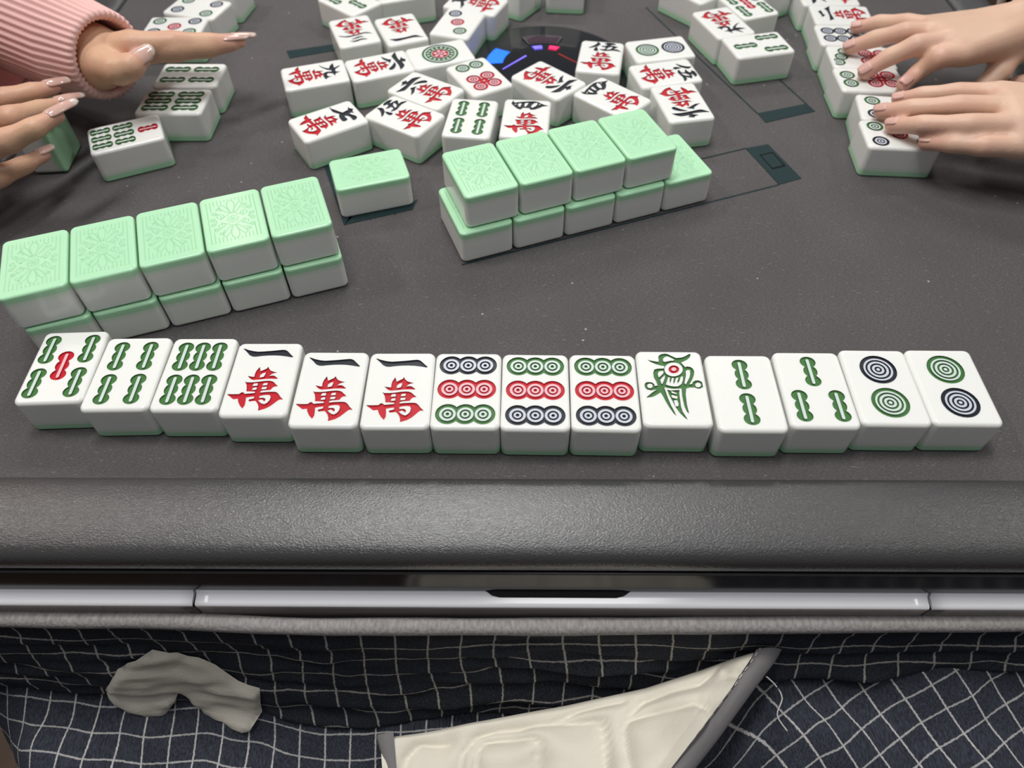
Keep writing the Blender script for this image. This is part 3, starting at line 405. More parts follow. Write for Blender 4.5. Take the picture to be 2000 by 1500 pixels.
DC='face-up discarded tiles in the middle'; RR='right player\'s row of face-up tiles'; LR='left player\'s row of face-up tiles'; KC='face-up tiles beyond the right wall, top right'
LAB={
'f1':('tile with four green bamboo sticks round one red stick, left end of front row',FR),
'f2':('tile with four green bamboo sticks, second from left in front row',FR),
'f3':('tile with six green bamboo sticks, third from left in front row',FR),
'f4':('leftmost of the three tiles with one black stroke over red character, front row',FR),
'f5':('middle one of the three tiles with one black stroke over red character, front row',FR),
'f6':('rightmost of the three front-row tiles with one black stroke over red character',FR),
'f7':('nine-dot tile with black dots on top and green dots at bottom, front row',FR),
'f8':('nine-dot tile with green top and black bottom rows, left one of that pair',FR),
'f9':('nine-dot tile with green top and black bottom rows, beside the bird tile',FR),
'f10':('tile engraved with a green bird with red head ring, front row',FR),
'f11':('tile with two green bamboo sticks one above the other, right of bird tile',FR),
'f12':('tile with three green bamboo sticks in a triangle, front row',FR),
'f13':('two-dot tile with black circle above green circle, second from right of front row',FR),
'f14':('two-dot tile with green circle above black circle, right end of front row',FR),
'u1':('green-backed tile on top layer of left wall, at its left end',GLW),'u2':('green-backed tile on top layer of left wall, second from left',GLW),
'u3':('green-backed tile in the middle of the left wall\'s top layer',GLW),'u4':('green-backed tile on top layer of left wall with a lamp glare on it',GLW),
'u5':('green-backed tile on top layer of left wall, at its right end',GLW),
'l1':('lower green-backed tile of left wall, left end, behind the five-bamboo tile',GLW),'l2':('lower green-backed tile of left wall, second from left',GLW),
'l3':('lower green-backed tile in the middle of the left wall',GLW),'l4':('lower green-backed tile of left wall, second from its right end',GLW),'l5':('lower green-backed tile of left wall, at its right end',GLW),
'r1':('green-backed tile on top layer of right wall, at its left end',GRW),'r2':('green-backed tile on top layer of right wall, second from left',GRW),
'r3':('green-backed tile on top layer of right wall, third from left',GRW),'r4':('green-backed tile on top layer of right wall, rightmost of that layer',GRW),
's1':('lower green-backed tile of right wall, at its left end',GRW),'s2':('lower green-backed tile of right wall, second from left',GRW),
's3':('lower green-backed tile in the middle of the right wall',GRW),'s4':('lower green-backed tile of right wall, fourth from its left end',GRW),
's5':('lower green-backed tile at right end of right wall with its back uncovered',GRW),
'lone':('single green-backed tile lying sideways between the two green walls',None),
'c9w':('tile with black numeral nine and red character, leftmost of the discards, turned sideways',DC),
'c6w':('tile with black numeral six, sideways, between the nine tile and the rosette tile',DC),
'c1w':('upside-down discard with a single black stroke under red character, upper left',DC),
'c3w':('upside-down discard with three black strokes, upper left of the middle',DC),
'c1d':('tile with one large green and red rosette, in the discards',DC),
'c6w2':('diagonal tile with black six at left, touching the rosette tile\'s front side',DC),
'c7w':('tile with black numeral seven, front left of the discards, behind lone green tile',DC),
'c5w':('diagonal tile with black numeral five, next to the seven tile',DC),
'c4b':('tile with four green bamboo sticks standing upright among the middle discards',DC),
'c6d':('diagonal tile with two green dots and four red dots beside the blue light',DC),
'c3b':('bamboo tile at the top edge of the picture, behind the three-stroke tile',DC),
'crw':('tile at the top edge behind the upside-down one-stroke tile, mostly cut off',DC),
'c3d':('tile with black, red and green dots in a diagonal, left of the black console',DC),
'cbw':('tile with red character on its right, directly behind the three-dot tile',DC),
'cback':('tile at the top edge beyond the console\'s left side, only its corner showing',DC),
'cback2':('tile cut off by the top edge, standing alone beyond the console',DC),
'c6w3':('diagonal tile in front of the console with red character far and black six near',DC),
'c5w2':('upright tile with black numeral five at the console\'s right edge',DC),
'c4w':('diagonal tile with black numeral four, behind the right green wall',DC),
'c2d':('tile with a green and a black circle lying sideways, right side of the discards',DC),
'c5w3':('sideways tile with black numeral five in front of the two-circle discard',DC),
'c6w4':('upside-down tile with black six, right front of the discards above the green wall end',DC),
'c4w2':('upright tile with black numeral four beside the four-bamboo discard',DC),
'k9w':('upside-down tile with black numeral nine under red character, top right group',KC),
'k5b':('tile with four green and one red bamboo stick in the top right group',KC),
'k3b':('three-bamboo tile lying sideways, frontmost of the top right group',KC),
'kblank':('tile cut off at the top, left of the five-bamboo tile in top right group',KC),
'kback':('tile behind the five-bamboo tile at the top edge, only its side showing',KC),
'ra':('character tile at the far end of the right player\'s row, cut off above',RR),
'rb':('tile with two black strokes and red character in the right player\'s row',RR),
'rc':('tile with eight black dots in the right player\'s row',RR),
'rd':('tile with three green dots in a slant, under the right player\'s middle finger',RR),
're':('tile with two green dots and four red dots in the right player\'s row',RR),
'rf':('tile under the right player\'s near hand, second from the row\'s near end',RR),
'rg':('five-dot tile at the near end of the right player\'s row',RR),
'la':('four-bamboo tile under the pink-sleeved hand at left',LR),
'lb':('six-bamboo tile at left, between the four-bamboo and seven-bamboo tiles',LR),
'lc':('tile with one red and six green bamboo sticks, left row\'s near end',LR),
'ld':('five-dot tile partly covered by the left player\'s pointing fingers',LR),
'le':('four-dot tile at the upper left, behind the five-dot tile',LR),
'lf':('tile at the top edge behind the four-dot tile on the left',LR)}
for n,(fc,l,x,y,a) in TILES.items():
    tile(fc,x,y,a,l,LAB[n][0],LAB[n][1])

# ---------------------------------------------------------------- table
TR=R(-.85); TC=(.62,16.62); HALF=11.1
tb=thing('mahjong_table','automatic mahjong table with dark felt top, grey rails and white drawer fronts','table',W(TC[0],TC[1],0),TR)
def tl(x,y): # world W coordinates -> table local
    dx,dy=x-TC[0],y-TC[1]; c,s=math.cos(-TR),math.sin(-TR); return (c*dx-s*dy,s*dx+c*dy)
hf=HALF+.05
ob('felt_surface',mk('felt_surface',[(-hf,-hf,0),(hf,-hf,0),(hf,hf,0),(-hf,hf,0),(-hf,-hf,-.5),(hf,-hf,-.5),(hf,hf,-.5),(-hf,hf,-.5)],[(0,1,2,3),(7,6,5,4),(0,4,5,1),(1,5,6,2),(2,6,7,3),(3,7,4,0)],'felt',False),tb)
prof=[(0,-.2),(0,.03),(.02,.07),(.08,.10),(.20,.128),(.42,.142),(.64,.125),(.86,.085),(1.03,.035),(1.14,-.02),(1.20,-.09),(1.23,-.2),(1.235,-.32),(1.20,-.40),(.9,-.42)]
def swept(name,pf,mt,sides=(0,1,2,3),smooth=True,cuts=None):
    for sd in sides:
        vs=[];fs=[];n=24
        for i in range(n+1):
            for o,z in pf:
                u=(-1+2*i/n)*(HALF+o); x,y=u,-(HALF+o)
                for _ in range(sd): x,y=-y,x
                vs.append((x,y,z))
        m_=len(pf)
        for i in range(n):
            for k in range(m_-1): fs.append((i*m_+k,i*m_+k+1,(i+1)*m_+k+1,(i+1)*m_+k))
        ob(name,mk(name,vs,[tuple(reversed(f)) for f in fs],mt,smooth),tb)
swept('rail',prof,'rail')
swept('groove',[(.9,-.42),(1.19,-.42),(1.19,-.47)],'dark',smooth=False)
swept('lip',[(1.19,-.47),(1.205,-.455),(1.225,-.46),(1.235,-.48)],'lip')
swept('skirt_band',[(1.235,-.48),(1.25,-.6),(1.275,-.84),(1.285,-.9),(1.27,-.94),(1.1,-.95)],'gloss_black')
# white drawer fronts: bullnose pieces with gaps
def drawer(x0,x1,handle=None):
    pf=[(1.1,-.94),(1.262,-.94),(1.285,-.955),(1.30,-.985),(1.315,-1.005),(1.34,-1.015),(1.42,-1.03),(1.455,-1.045),(1.468,-1.08)]
    pf2=[(1.468,-1.08),(1.465,-1.14),(1.45,-1.22),(1.44,-1.5),(1.44,-2.6)]
    d=None
    for pp,nm,mt in ((pf,'drawer_front','strip'),(pf2,'drawer_panel','strip_under')):
        vs=[];fs=[];n=max(2,int((x1-x0)*4)); m_=len(pp)
        for i in range(n+1):
            x=x0+(x1-x0)*i/n
            for o,z in pp: vs.append((x,-(HALF+o),z))
        for i in range(n):
            for k in range(m_-1): fs.append((i*m_+k+m_,i*m_+k+m_+1,i*m_+k+1,i*m_+k))
        for e,rv in ((0,1),(n*m_,0)):
            b=len(vs); vs.append((x0 if e==0 else x1,-(HALF+1.1),pp[-1][1]))
            f=tuple([e+k for k in range(m_)]+[b]); fs.append(tuple(reversed(f)) if rv else f)
        o=ob(nm,mk(nm,vs,fs,mt,True),tb)
        for p in o.data.polygons[-2:]: p.use_smooth=False
        d=d or o
    return d
gl=tl(-4.62,4.2)[0]; gr=tl(5.95,4.1)[0]
drawer(-HALF-1.1,gl-.02); mid=drawer(gl+.02,gr-.02); drawer(gr+.02,HALF+1.1)
hx0,hx1=tl(-.42,4.1)[0],tl(1.68,4.1)[0]
vs=[];n=20
def hp(t): return (hx0+(hx1-hx0)*t)
hv=[];hfc=[]
for i in range(n+1):
    t=i/n; dd=min(t,1-t)*(hx1-hx0); dep=min(1,dd/.18)**.6
    hv+=[(hp(t),-(HALF+1.272),-.935),(hp(t),-(HALF+1.272+.075*dep),-.94-.07*dep)]
for i in range(n): hfc.append((2*i,2*i+1,2*i+3,2*i+2))
ob('finger_pull',mk('finger_pull',hv,hfc,'dark',True),tb)
# inlays and lift outlines: flat thin plates
def plate(name,pts,mt,z=.012,th=.012):
    q=[tl(*p) for p in pts]; n=len(q)
    vs=[(x,y,z) for x,y in q]+[(x,y,z-th) for x,y in q]
    ar=sum(q[i][0]*q[(i+1)%n][1]-q[(i+1)%n][0]*q[i][1] for i in range(n))
    f=tuple(range(n)) if ar>0 else tuple(reversed(range(n)))
    return ob(name,mk(name,vs,[f]+[(i,i+n,(i+1)%n+n,(i+1)%n) if ar>0 else ((i+1)%n,(i+1)%n+n,i+n,i) for i in range(n)],mt,False),tb)
def seam(a,b,w=.035): 
    dx,dy=b[0]-a[0],b[1]-a[1]; l=math.hypot(dx,dy); nx,ny=-dy/l*w/2,dx/l*w/2
    plate('lift_seam',[(a[0]+nx,a[1]+ny),(a[0]-nx,a[1]-ny),(b[0]-nx,b[1]-ny),(b[0]+nx,b[1]+ny)],'teal',.008,.008)
plate('lift_inlay',[(5.56,14.97),(6.75,15.34),(6.87,15.03),(5.66,14.6)],'teal')
seam((5.56,14.97),(3.68,20.1)); seam((6.75,15.34),(5.0,20.4))
plate('lift_inlay',[(5.02,13.64),(5.53,13.78),(5.94,12.58),(5.44,12.38)],'teal')
plate('inlay_frame',[(5.26,13.4),(5.56,13.49),(5.72,12.99),(5.42,12.88)],'gloss_black',.016,.016); plate('lift_inlay',[(5.29,13.36),(5.54,13.44),(5.67,13.02),(5.43,12.93)],'teal',.018,.018)
seam((5.02,13.64),(-1.2,11.4)); seam((5.44,12.38),(-.9,10.1))
plate('lift_inlay',[(-3.93,13.3),(-3.72,13.3),(-3.08,11.47),(-3.21,11.25)],'teal')
plate('lift_inlay',[(-3.21,11.25),(-3.1,11.55),(-1.85,12.0),(-1.92,11.7)],'teal')
seam((-2.72,11.4),(-2.85,11.7),.03);seam((-2.25,11.55),(-2.38,11.85),.03)
plate('lift_inlay',[(-5.54,17.96),(-4.2,18.33),(-4.1,18.03),(-5.4,17.6)],'teal')
# control console
DCX,DCY=.85,17.0
def ringm(name,prof_,mt,n=64,a0=0,a1=360,sm=True):
    cx,cy=tl(DCX,DCY); vs=[];fs=[];full=(a1-a0)>=360; m_=len(prof_); cnt=n if full else n+1
    for i in range(cnt):
        a=R(a0+(a1-a0)*i/n)
        for r,z in prof_: vs.append((cx+r*math.cos(a),cy+r*math.sin(a),z))
    for i in range(n):
        j=(i+1)%cnt
        for k in range(m_-1): fs.append((i*m_+k,j*m_+k,j*m_+k+1,i*m_+k+1))
    return ob(name,mk(name,vs,fs,mt,sm),tb)
cons=ringm('control_console',[(2.08,0),(2.08,.03),(2.0,.05),(1.5,.07),(1.42,.09),(.9,.12),(.62,.15),(.0,.16)],'disc')
def pad(name,r0,r1,a0,a1,z,mt,h=.03):
    o=ringm(name,[(r1,z-.05),(r1,z),(r0,z+h),(r0,z-.05)],mt,10,a0,a1,False); o.parent=cons; return o
pad('light_pad',1.0,1.42,146,178,.10,'blue'); pad('light_pad',.66,.86,93,110,.14,'violet'); pad('light_pad',.66,.86,63,80,.14,'pink'); pad('light_pad',1.3,1.7,8,36,.10,'redlamp')
pad('display_window',.98,1.42,70,112,.115,'silver',.02); pad('display_window',1.02,1.38,72,110,.122,'glass',.02)
def glow_line(a,b,c_):
    p,q=tl(*a),tl(*b); dx,dy=q[0]-p[0],q[1]-p[1]; l=math.hypot(dx,dy); nx,ny=-dy/l*.025,dx/l*.025
    o=ob('light_line',mk('light_line',[(p[0]+nx,p[1]+ny,.165),(p[0]-nx,p[1]-ny,.165),(q[0]-nx*.6,q[1]-ny*.6,.135),(q[0]+nx*.6,q[1]+ny*.6,.135)],[(0,1,2,3)],c_,False),tb); o.parent=cons
glow_line((.42,17.32),(-.15,16.75),'violet'); glow_line((1.2,17.4),(1.75,16.9),'redlamp')
# table skirt body below
bx=HALF+1.0
ob('table_body',mk('table_body',[(-bx,-bx,-.95),(bx,-bx,-.95),(bx,bx,-.95),(-bx,bx,-.95),(-bx,-bx,-4),(bx,-bx,-4),(bx,bx,-4),(-bx,bx,-4)],[(0,1,2,3),(7,6,5,4),(0,4,5,1),(1,5,6,2),(2,6,7,3),(3,7,4,0)],'dark',False),tb)
for sx in (-1,1):
    for sy in (-1,1):
        a=1.2; cx,cy=sx*(HALF-1),sy*(HALF-1); zb=-Z0/S
        ob('leg',mk('leg',[(cx-a,cy-a,-4),(cx+a,cy-a,-4),(cx+a,cy+a,-4),(cx-a,cy+a,-4),(cx-a*.8,cy-a*.8,zb),(cx+a*.8,cy-a*.8,zb),(cx+a*.8,cy+a*.8,zb),(cx-a*.8,cy+a*.8,zb)],[(0,1,2,3),(7,6,5,4),(0,4,5,1),(1,5,6,2),(2,6,7,3),(3,7,4,0)],'gloss_black',False),tb)

# ---------------------------------------------------------------- quilt hanging from the table's near side
qt=thing('quilt','dark navy grid-patterned quilt with grey edge hanging from the table front','quilt',W(0,0,0))
def wr(x,z,a=1):
    n=noise.noise(Vector((x*.35,z*2.2,3)))*.15+noise.noise(Vector((x*.8,z*4.2,9)))*.12+noise.noise(Vector((x*2.6,z*3,5)))*.03
    sw=math.exp(-((x-.6)/2.6)**2)*.06*math.sin((z+.16*(x-.6)**2*.35)*13)
    return (n+sw)*a
def hang_p(x,z,off=0):
    t=min(1,max(0,(-1.45-z)/1.2)); return (x,hang_y(x,z)-wr(x,z,t)-off,z)
vs=[];fs=[];uv=[];NX,NZ=150,60
for i in range(NX+1):
    x=-9.5+19*i/NX; zb=hang_bottom(x); ylast=None; arc=0; prev=None
    for k in range(NZ+1):
        t=k/NZ
        if t<=.86: z=-1.45+(zb+1.45)*t/.86; p=hang_p(x,z)
        else:
            q=(t-.86)/.14; b0=hang_p(x,zb); a=math.pi*q; r=.13; p=(x,b0[1]+r*(1-math.cos(a)),zb-r*math.sin(a))
        if prev: arc+=math.hypot(p[1]-prev[1],p[2]-prev[2])
        prev=p; vs.append(p); uv.append((x/.53+.12*math.sin(arc*2+x),arc/.50))
for i in range(NX):
    for k in range(NZ):
        a=i*(NZ+1)+k; fs.append((a,a+1,a+NZ+2,a+NZ+1))
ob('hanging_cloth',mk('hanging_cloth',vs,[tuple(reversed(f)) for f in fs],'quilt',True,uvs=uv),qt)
# piping tube
vs=[];fs=[];n=14
for i in range(121):
    x=-9.6+19.2*i/120; y=pipe_y(x); r=.125+.01*noise.noise(Vector((x*.8,0,0)))
    for k in range(n):
        a=2*math.pi*k/n; vs.append((x,y+r*math.cos(a),-1.5+r*1.1*math.sin(a)+.012*noise.noise(Vector((x*2,k,0)))))
for i in range(120):
    for k in range(n): fs.append((i*n+k,i*n+(k+1)%n,(i+1)*n+(k+1)%n,(i+1)*n+k))
ob('edge_binding',mk('edge_binding',vs,fs,'piping'),qt)
# lap part of the quilt, lower, folding toward the viewer
vs=[];fs=[];uv=[];NX,NY=150,60
for i in range(NX+1):
    x=-9.4+19.2*i/NX
    zb=hang_bottom(x); arc=0; prev=None
    for k in range(NY+1):
        t=k/NY; y0=pipe_y(x)-lerp(x,[-9,-6,-3,0,9],[.3,.4,.65,.45,.22])+.45
        y=y0-3.6*t; z=zb-.02-.9*t-.75*t*t
        z-=max(0,-7.85-x+1.0*(t-.5))**2*1.1*min(1,t*2.5)
        z+=.30*noise.noise(Vector((x*.55+y*.5,y*.9,4)))+.10*noise.noise(Vector((x*1.6,y*1.8,8)))+.13*math.sin((x*.5+y*2.3)+2*noise.noise(Vector((x*.3,y*.3,1))))*min(1,t*3)
        p=(x,y,z)
        if prev: arc+=math.hypot(p[1]-prev[1],p[2]-prev[2])
        prev=p; ang=lerp(x,[-8,-3,1,4,9],[R(8),R(-12),R(-25),R(35),R(20)]); vs.append(p)
        ca,sa=math.cos(R(28)) if x>2 else 1,math.sin(R(28)) if x>2 else 0
        w=lerp(x,[1.8,4.2],[0,1]); th_=R(28)*w; uu,vv=x/.44,arc/.42
        uv.append((uu*math.cos(th_)-vv*math.sin(th_),uu*math.sin(th_)+vv*math.cos(th_)))
for i in range(NX):
    for k in range(NY):
        a=i*(NY+1)+k; fs.append((a,a+1,a+NY+2,a+NY+1))
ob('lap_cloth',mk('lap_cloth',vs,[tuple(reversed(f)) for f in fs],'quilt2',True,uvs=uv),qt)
# applique patch on the hanging part
pl=DD['patch']; pv=[Vector(p) for p in pl]; n=len(pl); ed=[(i,(i+1)%n) for i in range(n)]
x0,x1=min(p[0] for p in pl),max(p[0] for p in pl); z0,z1=min(p[1] for p in pl),max(p[1] for p in pl)
for i in range(40):
    for k in range(26):
        p=(x0+(x1-x0)*(i+.5)/40,z0+(z1-z0)*(k+.5)/26)
        if inside(p,pl): pv.append(Vector(p))
ov,_,of,_,_,_=delaunay_2d_cdt(pv,ed,[],1,1e-5)
SEAMP=[[(-6.2,-2.1),(-5.2,-2.5),(-4.6,-3.3)],[(-5.0,-1.9),(-4.3,-2.9),(-3.6,-3.0)],[(-4.5,-2.0),(-3.9,-2.9)]]
vs=[];fs=[]
def dseg(p,a,b):
    ax,ay=a[:2];bx_,by_=b[:2];dx,dy=bx_-ax,by_-ay;t=max(0,min(1,((p[0]-ax)*dx+(p[1]-ay)*dy)/(dx*dx+dy*dy+1e-9)))
    return math.hypot(p[0]-ax-t*dx,p[1]-ay-t*dy)
for v in ov:
    d=min(dseg(v,s_[j],s_[j+1]) for s_ in SEAMP for j in range(len(s_)-1)); puff=.10*(1-math.exp(-d/.07))
    e=min(dseg(v,pl[j],pl[(j+1)%n]) for j in range(n)); puff*=min(1,.25+e/.08)
    vs.append(hang_p(v[0],v[1],.015+puff+.02*noise.noise(Vector((v[0]*3,v[1]*6,2)))))
fs=[tuple(f) for f in of]
me=mk('applique_patch',vs,fs,'patch'); ob('applique_patch',me,qt)
# folded cream flap
fl=DD['flap']; nu,nv=len(fl),len(fl[0]); vs=[];fs=[]; SU,SV=12,5
def bil(u,v):
    u*=nu-1; v*=nv-1; i=min(int(u),nu-2); j=min(int(v),nv-2); a=u-i; b=v-j
    return tuple((fl[i][j][c]*(1-a)+fl[i+1][j][c]*a)*(1-b)+(fl[i][j+1][c]*(1-a)+fl[i+1][j+1][c]*a)*b for c in range(3))
A_,B_=(nu-1)*SU,(nv-1)*SV
for i in range(A_+1):
    for j in range(B_+1):
        u,v=i/A_,j/B_; p=bil(u,v)
        d=min(dseg(p,s_[q],s_[q+1]) for s_ in DD['seams'] for q in range(len(s_)-1))
        puff=.17*(1-math.exp(-d/.085))+.06*math.sin(p[0]*5.5+1.5*math.sin(p[1]*2))*min(1,v*4+.4)*.6+.08*noise.noise(Vector((p[0]*1.3,p[1]*2.5,1)))+.02*noise.noise(Vector((p[0]*4,p[1]*3,5)))
        edge=min(1,v/.07)**.5; z=p[2]+puff*edge-(1-edge)*.12
        vs.append((p[0],p[1]+(1-edge)*.02+.03*edge*0,z))
for i in range(A_):
    for j in range(B_):
        a=i*(B_+1)+j; fs.append((a,a+1,a+B_+2,a+B_+1))
# underside: thickness
nb=len(vs); 
for i in range(A_+1): p=vs[i*(B_+1)]; vs.append((p[0],p[1]+.03,p[2]-.35))
for i in range(A_): fs.append((nb+i,i*(B_+1),(i+1)*(B_+1),nb+i+1))
ob('folded_flap',mk('folded_flap',vs,[tuple(reversed(f)) for f in fs],'cream'),qt)
def band(name,inn,out,mt,bulge=.08,n=6):
    vs=[];fs=[]
    for a,b in zip(inn,out):
        for k in range(n+1):
            t=k/n; vs.append((a[0]+(b[0]-a[0])*t,a[1]+(b[1]-a[1])*t,a[2]+(b[2]-a[2])*t+bulge*math.sin(math.pi*t)))
        vs.append((b[0]+.03,b[1]+.02,b[2]-.12))
    m_=n+2
    for i in range(len(inn)-1):
        for k in range(m_-1): fs.append((i*m_+k,(i+1)*m_+k,(i+1)*m_+k+1,i*m_+k+1))
    return ob(name,mk(name,vs,[tuple(reversed(f)) for f in fs],mt),qt)
def smooth_line(l,k=4):
    out=[]
    for i in range(len(l)-1):
        p0=l[max(0,i-1)];p1=l[i];p2=l[i+1];p3=l[min(len(l)-1,i+2)]
        for q in range(k):
            t=q/k; out.append(tuple(.5*(2*p1[c]+(p2[c]-p0[c])*t+(2*p0[c]-5*p1[c]+4*p2[c]-p3[c])*t*t+(3*p1[c]-p0[c]-3*p2[c]+p3[c])*t**3) for c in range(3)))
    return out+[tuple(l[-1])]
bi_=smooth_line(DD['bindin']); bo_=smooth_line(DD['bindout'])
fb=band('flap_binding',bi_,bo_,'binding')
L_=DD['bindL']; band('flap_binding',[L_[1],L_[2],L_[3]],[L_[0],L_[4],L_[5]],'binding',.04).location.z=.22*S
def tube(name,pts,r,mt,parent,n=6,rad=None):
    vs=[];fs=[]
    for i,p in enumerate(pts):
        a=Vector(pts[max(0,i-1)]);b=Vector(pts[min(len(pts)-1,i+1)]);d=(b-a).normalized(); u=d.orthogonal().normalized(); v=d.cross(u)
        rr=rad[i] if rad else r
        for k in range(n):
            an=2*math.pi*k/n; q=Vector(p)+(u*math.cos(an)+v*math.sin(an))*rr; vs.append(tuple(q))
    for i in range(len(pts)-1):
        for k in range(n): fs.append((i*n+k,i*n+(k+1)%n,(i+1)*n+(k+1)%n,(i+1)*n+k))
    return ob(name,mk(name,vs,fs,mt),parent)
for i in range(0,len(bi_)-2,2):
    a,b=Vector(bi_[i]),Vector(bi_[i+1]); c=Vector(bo_[i]); o_=(c-a)*.1
    tube('stitch',[tuple(a+o_+Vector((0,0,.05))),tuple((a+b)/2+o_+Vector((0,0,.065))),tuple(b+o_+Vector((0,0,.05)))],.008,'thread',fb)
tp=bo_[6]
tube('loose_thread',smooth_line([(tp[0]-.05,tp[1]-.1,tp[2]-.1),(tp[0]+.12,tp[1]-.2,tp[2]-.25),(tp[0]+.2,tp[1]-.35,tp[2]-.35),(tp[0]+.12,tp[1]-.55,tp[2]-.5),(tp[0]+.25,tp[1]-.75,tp[2]-.6)]),.012,'thread',qt)

# ---------------------------------------------------------------- people
def capsule(bm,a,b,ra,rb,seg=16):
    a,b=Vector(a),Vector(b); d=(b-a); L=d.length; d=d/(L or 1); u=d.orthogonal().normalized(); v=d.cross(u)
    rings=[]
    for k in range(1,6): t=math.pi/2*k/5; rings.append((a-d*ra*math.cos(t),ra*math.sin(t)))
    for k in range(1,4): t=k/4; rings.append((a+d*L*t,ra+(rb-ra)*t))
    for k in range(5,0,-1): t=math.pi/2*k/5; rings.append((b+d*rb*math.cos(t),rb*math.sin(t)))
    vr=[[bm.verts.new(c+(u*math.cos(2*math.pi*i/seg)+v*math.sin(2*math.pi*i/seg))*r) for i in range(seg)] for c,r in rings]
    p0=bm.verts.new(a-d*ra); p1=bm.verts.new(b+d*rb)
    for i in range(seg):
        j=(i+1)%seg; bm.faces.new((p0,vr[0][j],vr[0][i])); bm.faces.new((p1,vr[-1][i],vr[-1][j]))
        for k in range(len(vr)-1): bm.faces.new((vr[k][i],vr[k][j],vr[k+1][j],vr[k+1][i]))
def chainc(bm,pts):
    for p,q in zip(pts[:-1],pts[1:]): capsule(bm,p[:3],q[:3],p[3],q[3])
def blend(p,q,t): return tuple(p[i]+(q[i]-p[i])*t for i in range(4))
def hand(h,mt,parent):
    bm=bmesh.new(); F=h['fing']; w0,w1=h['wrist'][0],h['wrist'][1]; wm=blend(w0,w1,.5)
    for f in F:
        g=[f[0]]
        for p,q in zip(f[:-1],f[1:]):
            m=blend(p,q,.5); g+=[(*m[:3],m[3]*.93),(*q[:3],q[3]*(1.04 if q is not f[-1] else 1))]
        chainc(bm,g)
    for i in range(3):
        for k in range(4):
            t=k/4; a=blend(F[i][0],F[i+1][0],t); b=blend(w0,w1,(i+t)/3*.9+.05); a=(*a[:3],a[3]*1.05)
            chainc(bm,[a,blend(a,b,.5)[:3]+(max(a[3],.34),),b])
    chainc(bm,[F[3][0],w1]); chainc(bm,[F[4][0],w1]); chainc(bm,[F[4][0],blend(F[3][0],w1,.45)])
    A=h['arm']; chainc(bm,[w0,A[0],A[1]]); chainc(bm,[w1,A[0]])
    bmesh.ops.scale(bm,vec=(S,S,S),verts=bm.verts)
    me=bpy.data.meshes.new('hand_raw'); bm.to_mesh(me); bm.free(); tmp=bpy.data.objects.new('hand_raw',me); COL.objects.link(tmp)
    r_=tmp.modifiers.new('r','REMESH'); r_.mode='VOXEL'; r_.voxel_size=.042*S; r_.use_smooth_shade=True
    s_=tmp.modifiers.new('s','SMOOTH'); s_.iterations=7; s_.factor=.6
    dg=bpy.context.evaluated_depsgraph_get(); nm=bpy.data.meshes.new_from_object(tmp.evaluated_get(dg)); bpy.data.objects.remove(tmp)
    nm.name='hand'; nm.materials.clear(); nm.materials.append(M[mt])
    ca=nm.color_attributes.new('tip','FLOAT_COLOR','POINT'); tips=[Vector(f[-1][:3])*S for f in F]+[Vector(f[1][:3])*S for f in F[:4]]
    wts=[.9]*5+[.35]*4
    for i,v in enumerate(nm.vertices):
        c=0
        for tpp,wt in zip(tips,wts): c=max(c,wt*max(0,1-(v.co-tpp).length/(.55*S)))
        ca.data[i].color=(c,c,c,1)
    nm.polygons.foreach_set('use_smooth',[True]*len(nm.polygons))
    return ob('hand',nm,parent)
def nail(f,up,mt,parent,ext=0,wid=1.0,tipmt=None):
    a,b=Vector(f[-2][:3]),Vector(f[-1][:3]); r=f[-1][3]; d=(b-a).normalized(); up=Vector(up); n=(up-d*up.dot(d)).normalized(); s=d.cross(n)
    N=10; vs=[];fs=[];fm=[]
    s0,s1=(-r*.9,r*.72) if ext<=0 else (-r*1.25,r*(.75+ext))
    for lay in (0,1):
        for i in range(N+1):
            t=i/N; al=s0+(s1-s0)*t
            for k in range(N+1):
                q=-1+2*k/N; wr_=1-.35*max(0,(abs(t-.5)*2-.6)/.4)**2
                an=q*R(58 if ext>0 else 44)*wid*wr_
                taper=1-(.28 if ext>0 else .15)*max(0,t-.5)*2*(.8 if ext>0 else 1)
                rr=r*1.0+((.006 if ext<=0 else .02) if lay==0 else -.025)
                curve=(-.10*r*max(0,al/r)**2 if ext<=0 else -.03*r*max(0,al/r)**2)-(.03 if t==0 else 0)
                p=b+d*al+(n*math.cos(an)+s*math.sin(an)*taper)*rr+n*curve
                vs.append(tuple(p))
    m_=N+1; o1=m_*m_
    for i in range(N):
        for k in range(N):
            fs.append((i*m_+k,i*m_+k+1,(i+1)*m_+k+1,(i+1)*m_+k)); fm.append(1 if (tipmt and i>=N*.72) else 0)
            fs.append((o1+(i+1)*m_+k,o1+(i+1)*m_+k+1,o1+i*m_+k+1,o1+i*m_+k)); fm.append(1 if (tipmt and i>=N*.72) else 0)
    for i in range(N):
        for (p,q) in (((i)*m_,(i+1)*m_),((i+1)*m_+N,i*m_+N),(i+1,i),(N*m_+i,N*m_+i+1)):
            fs.append((p,q,o1+q,o1+p)); fm.append(0)
    return ob('fingernail',mk('fingernail',vs,fs,[mt,tipmt or mt],True,fm),parent)
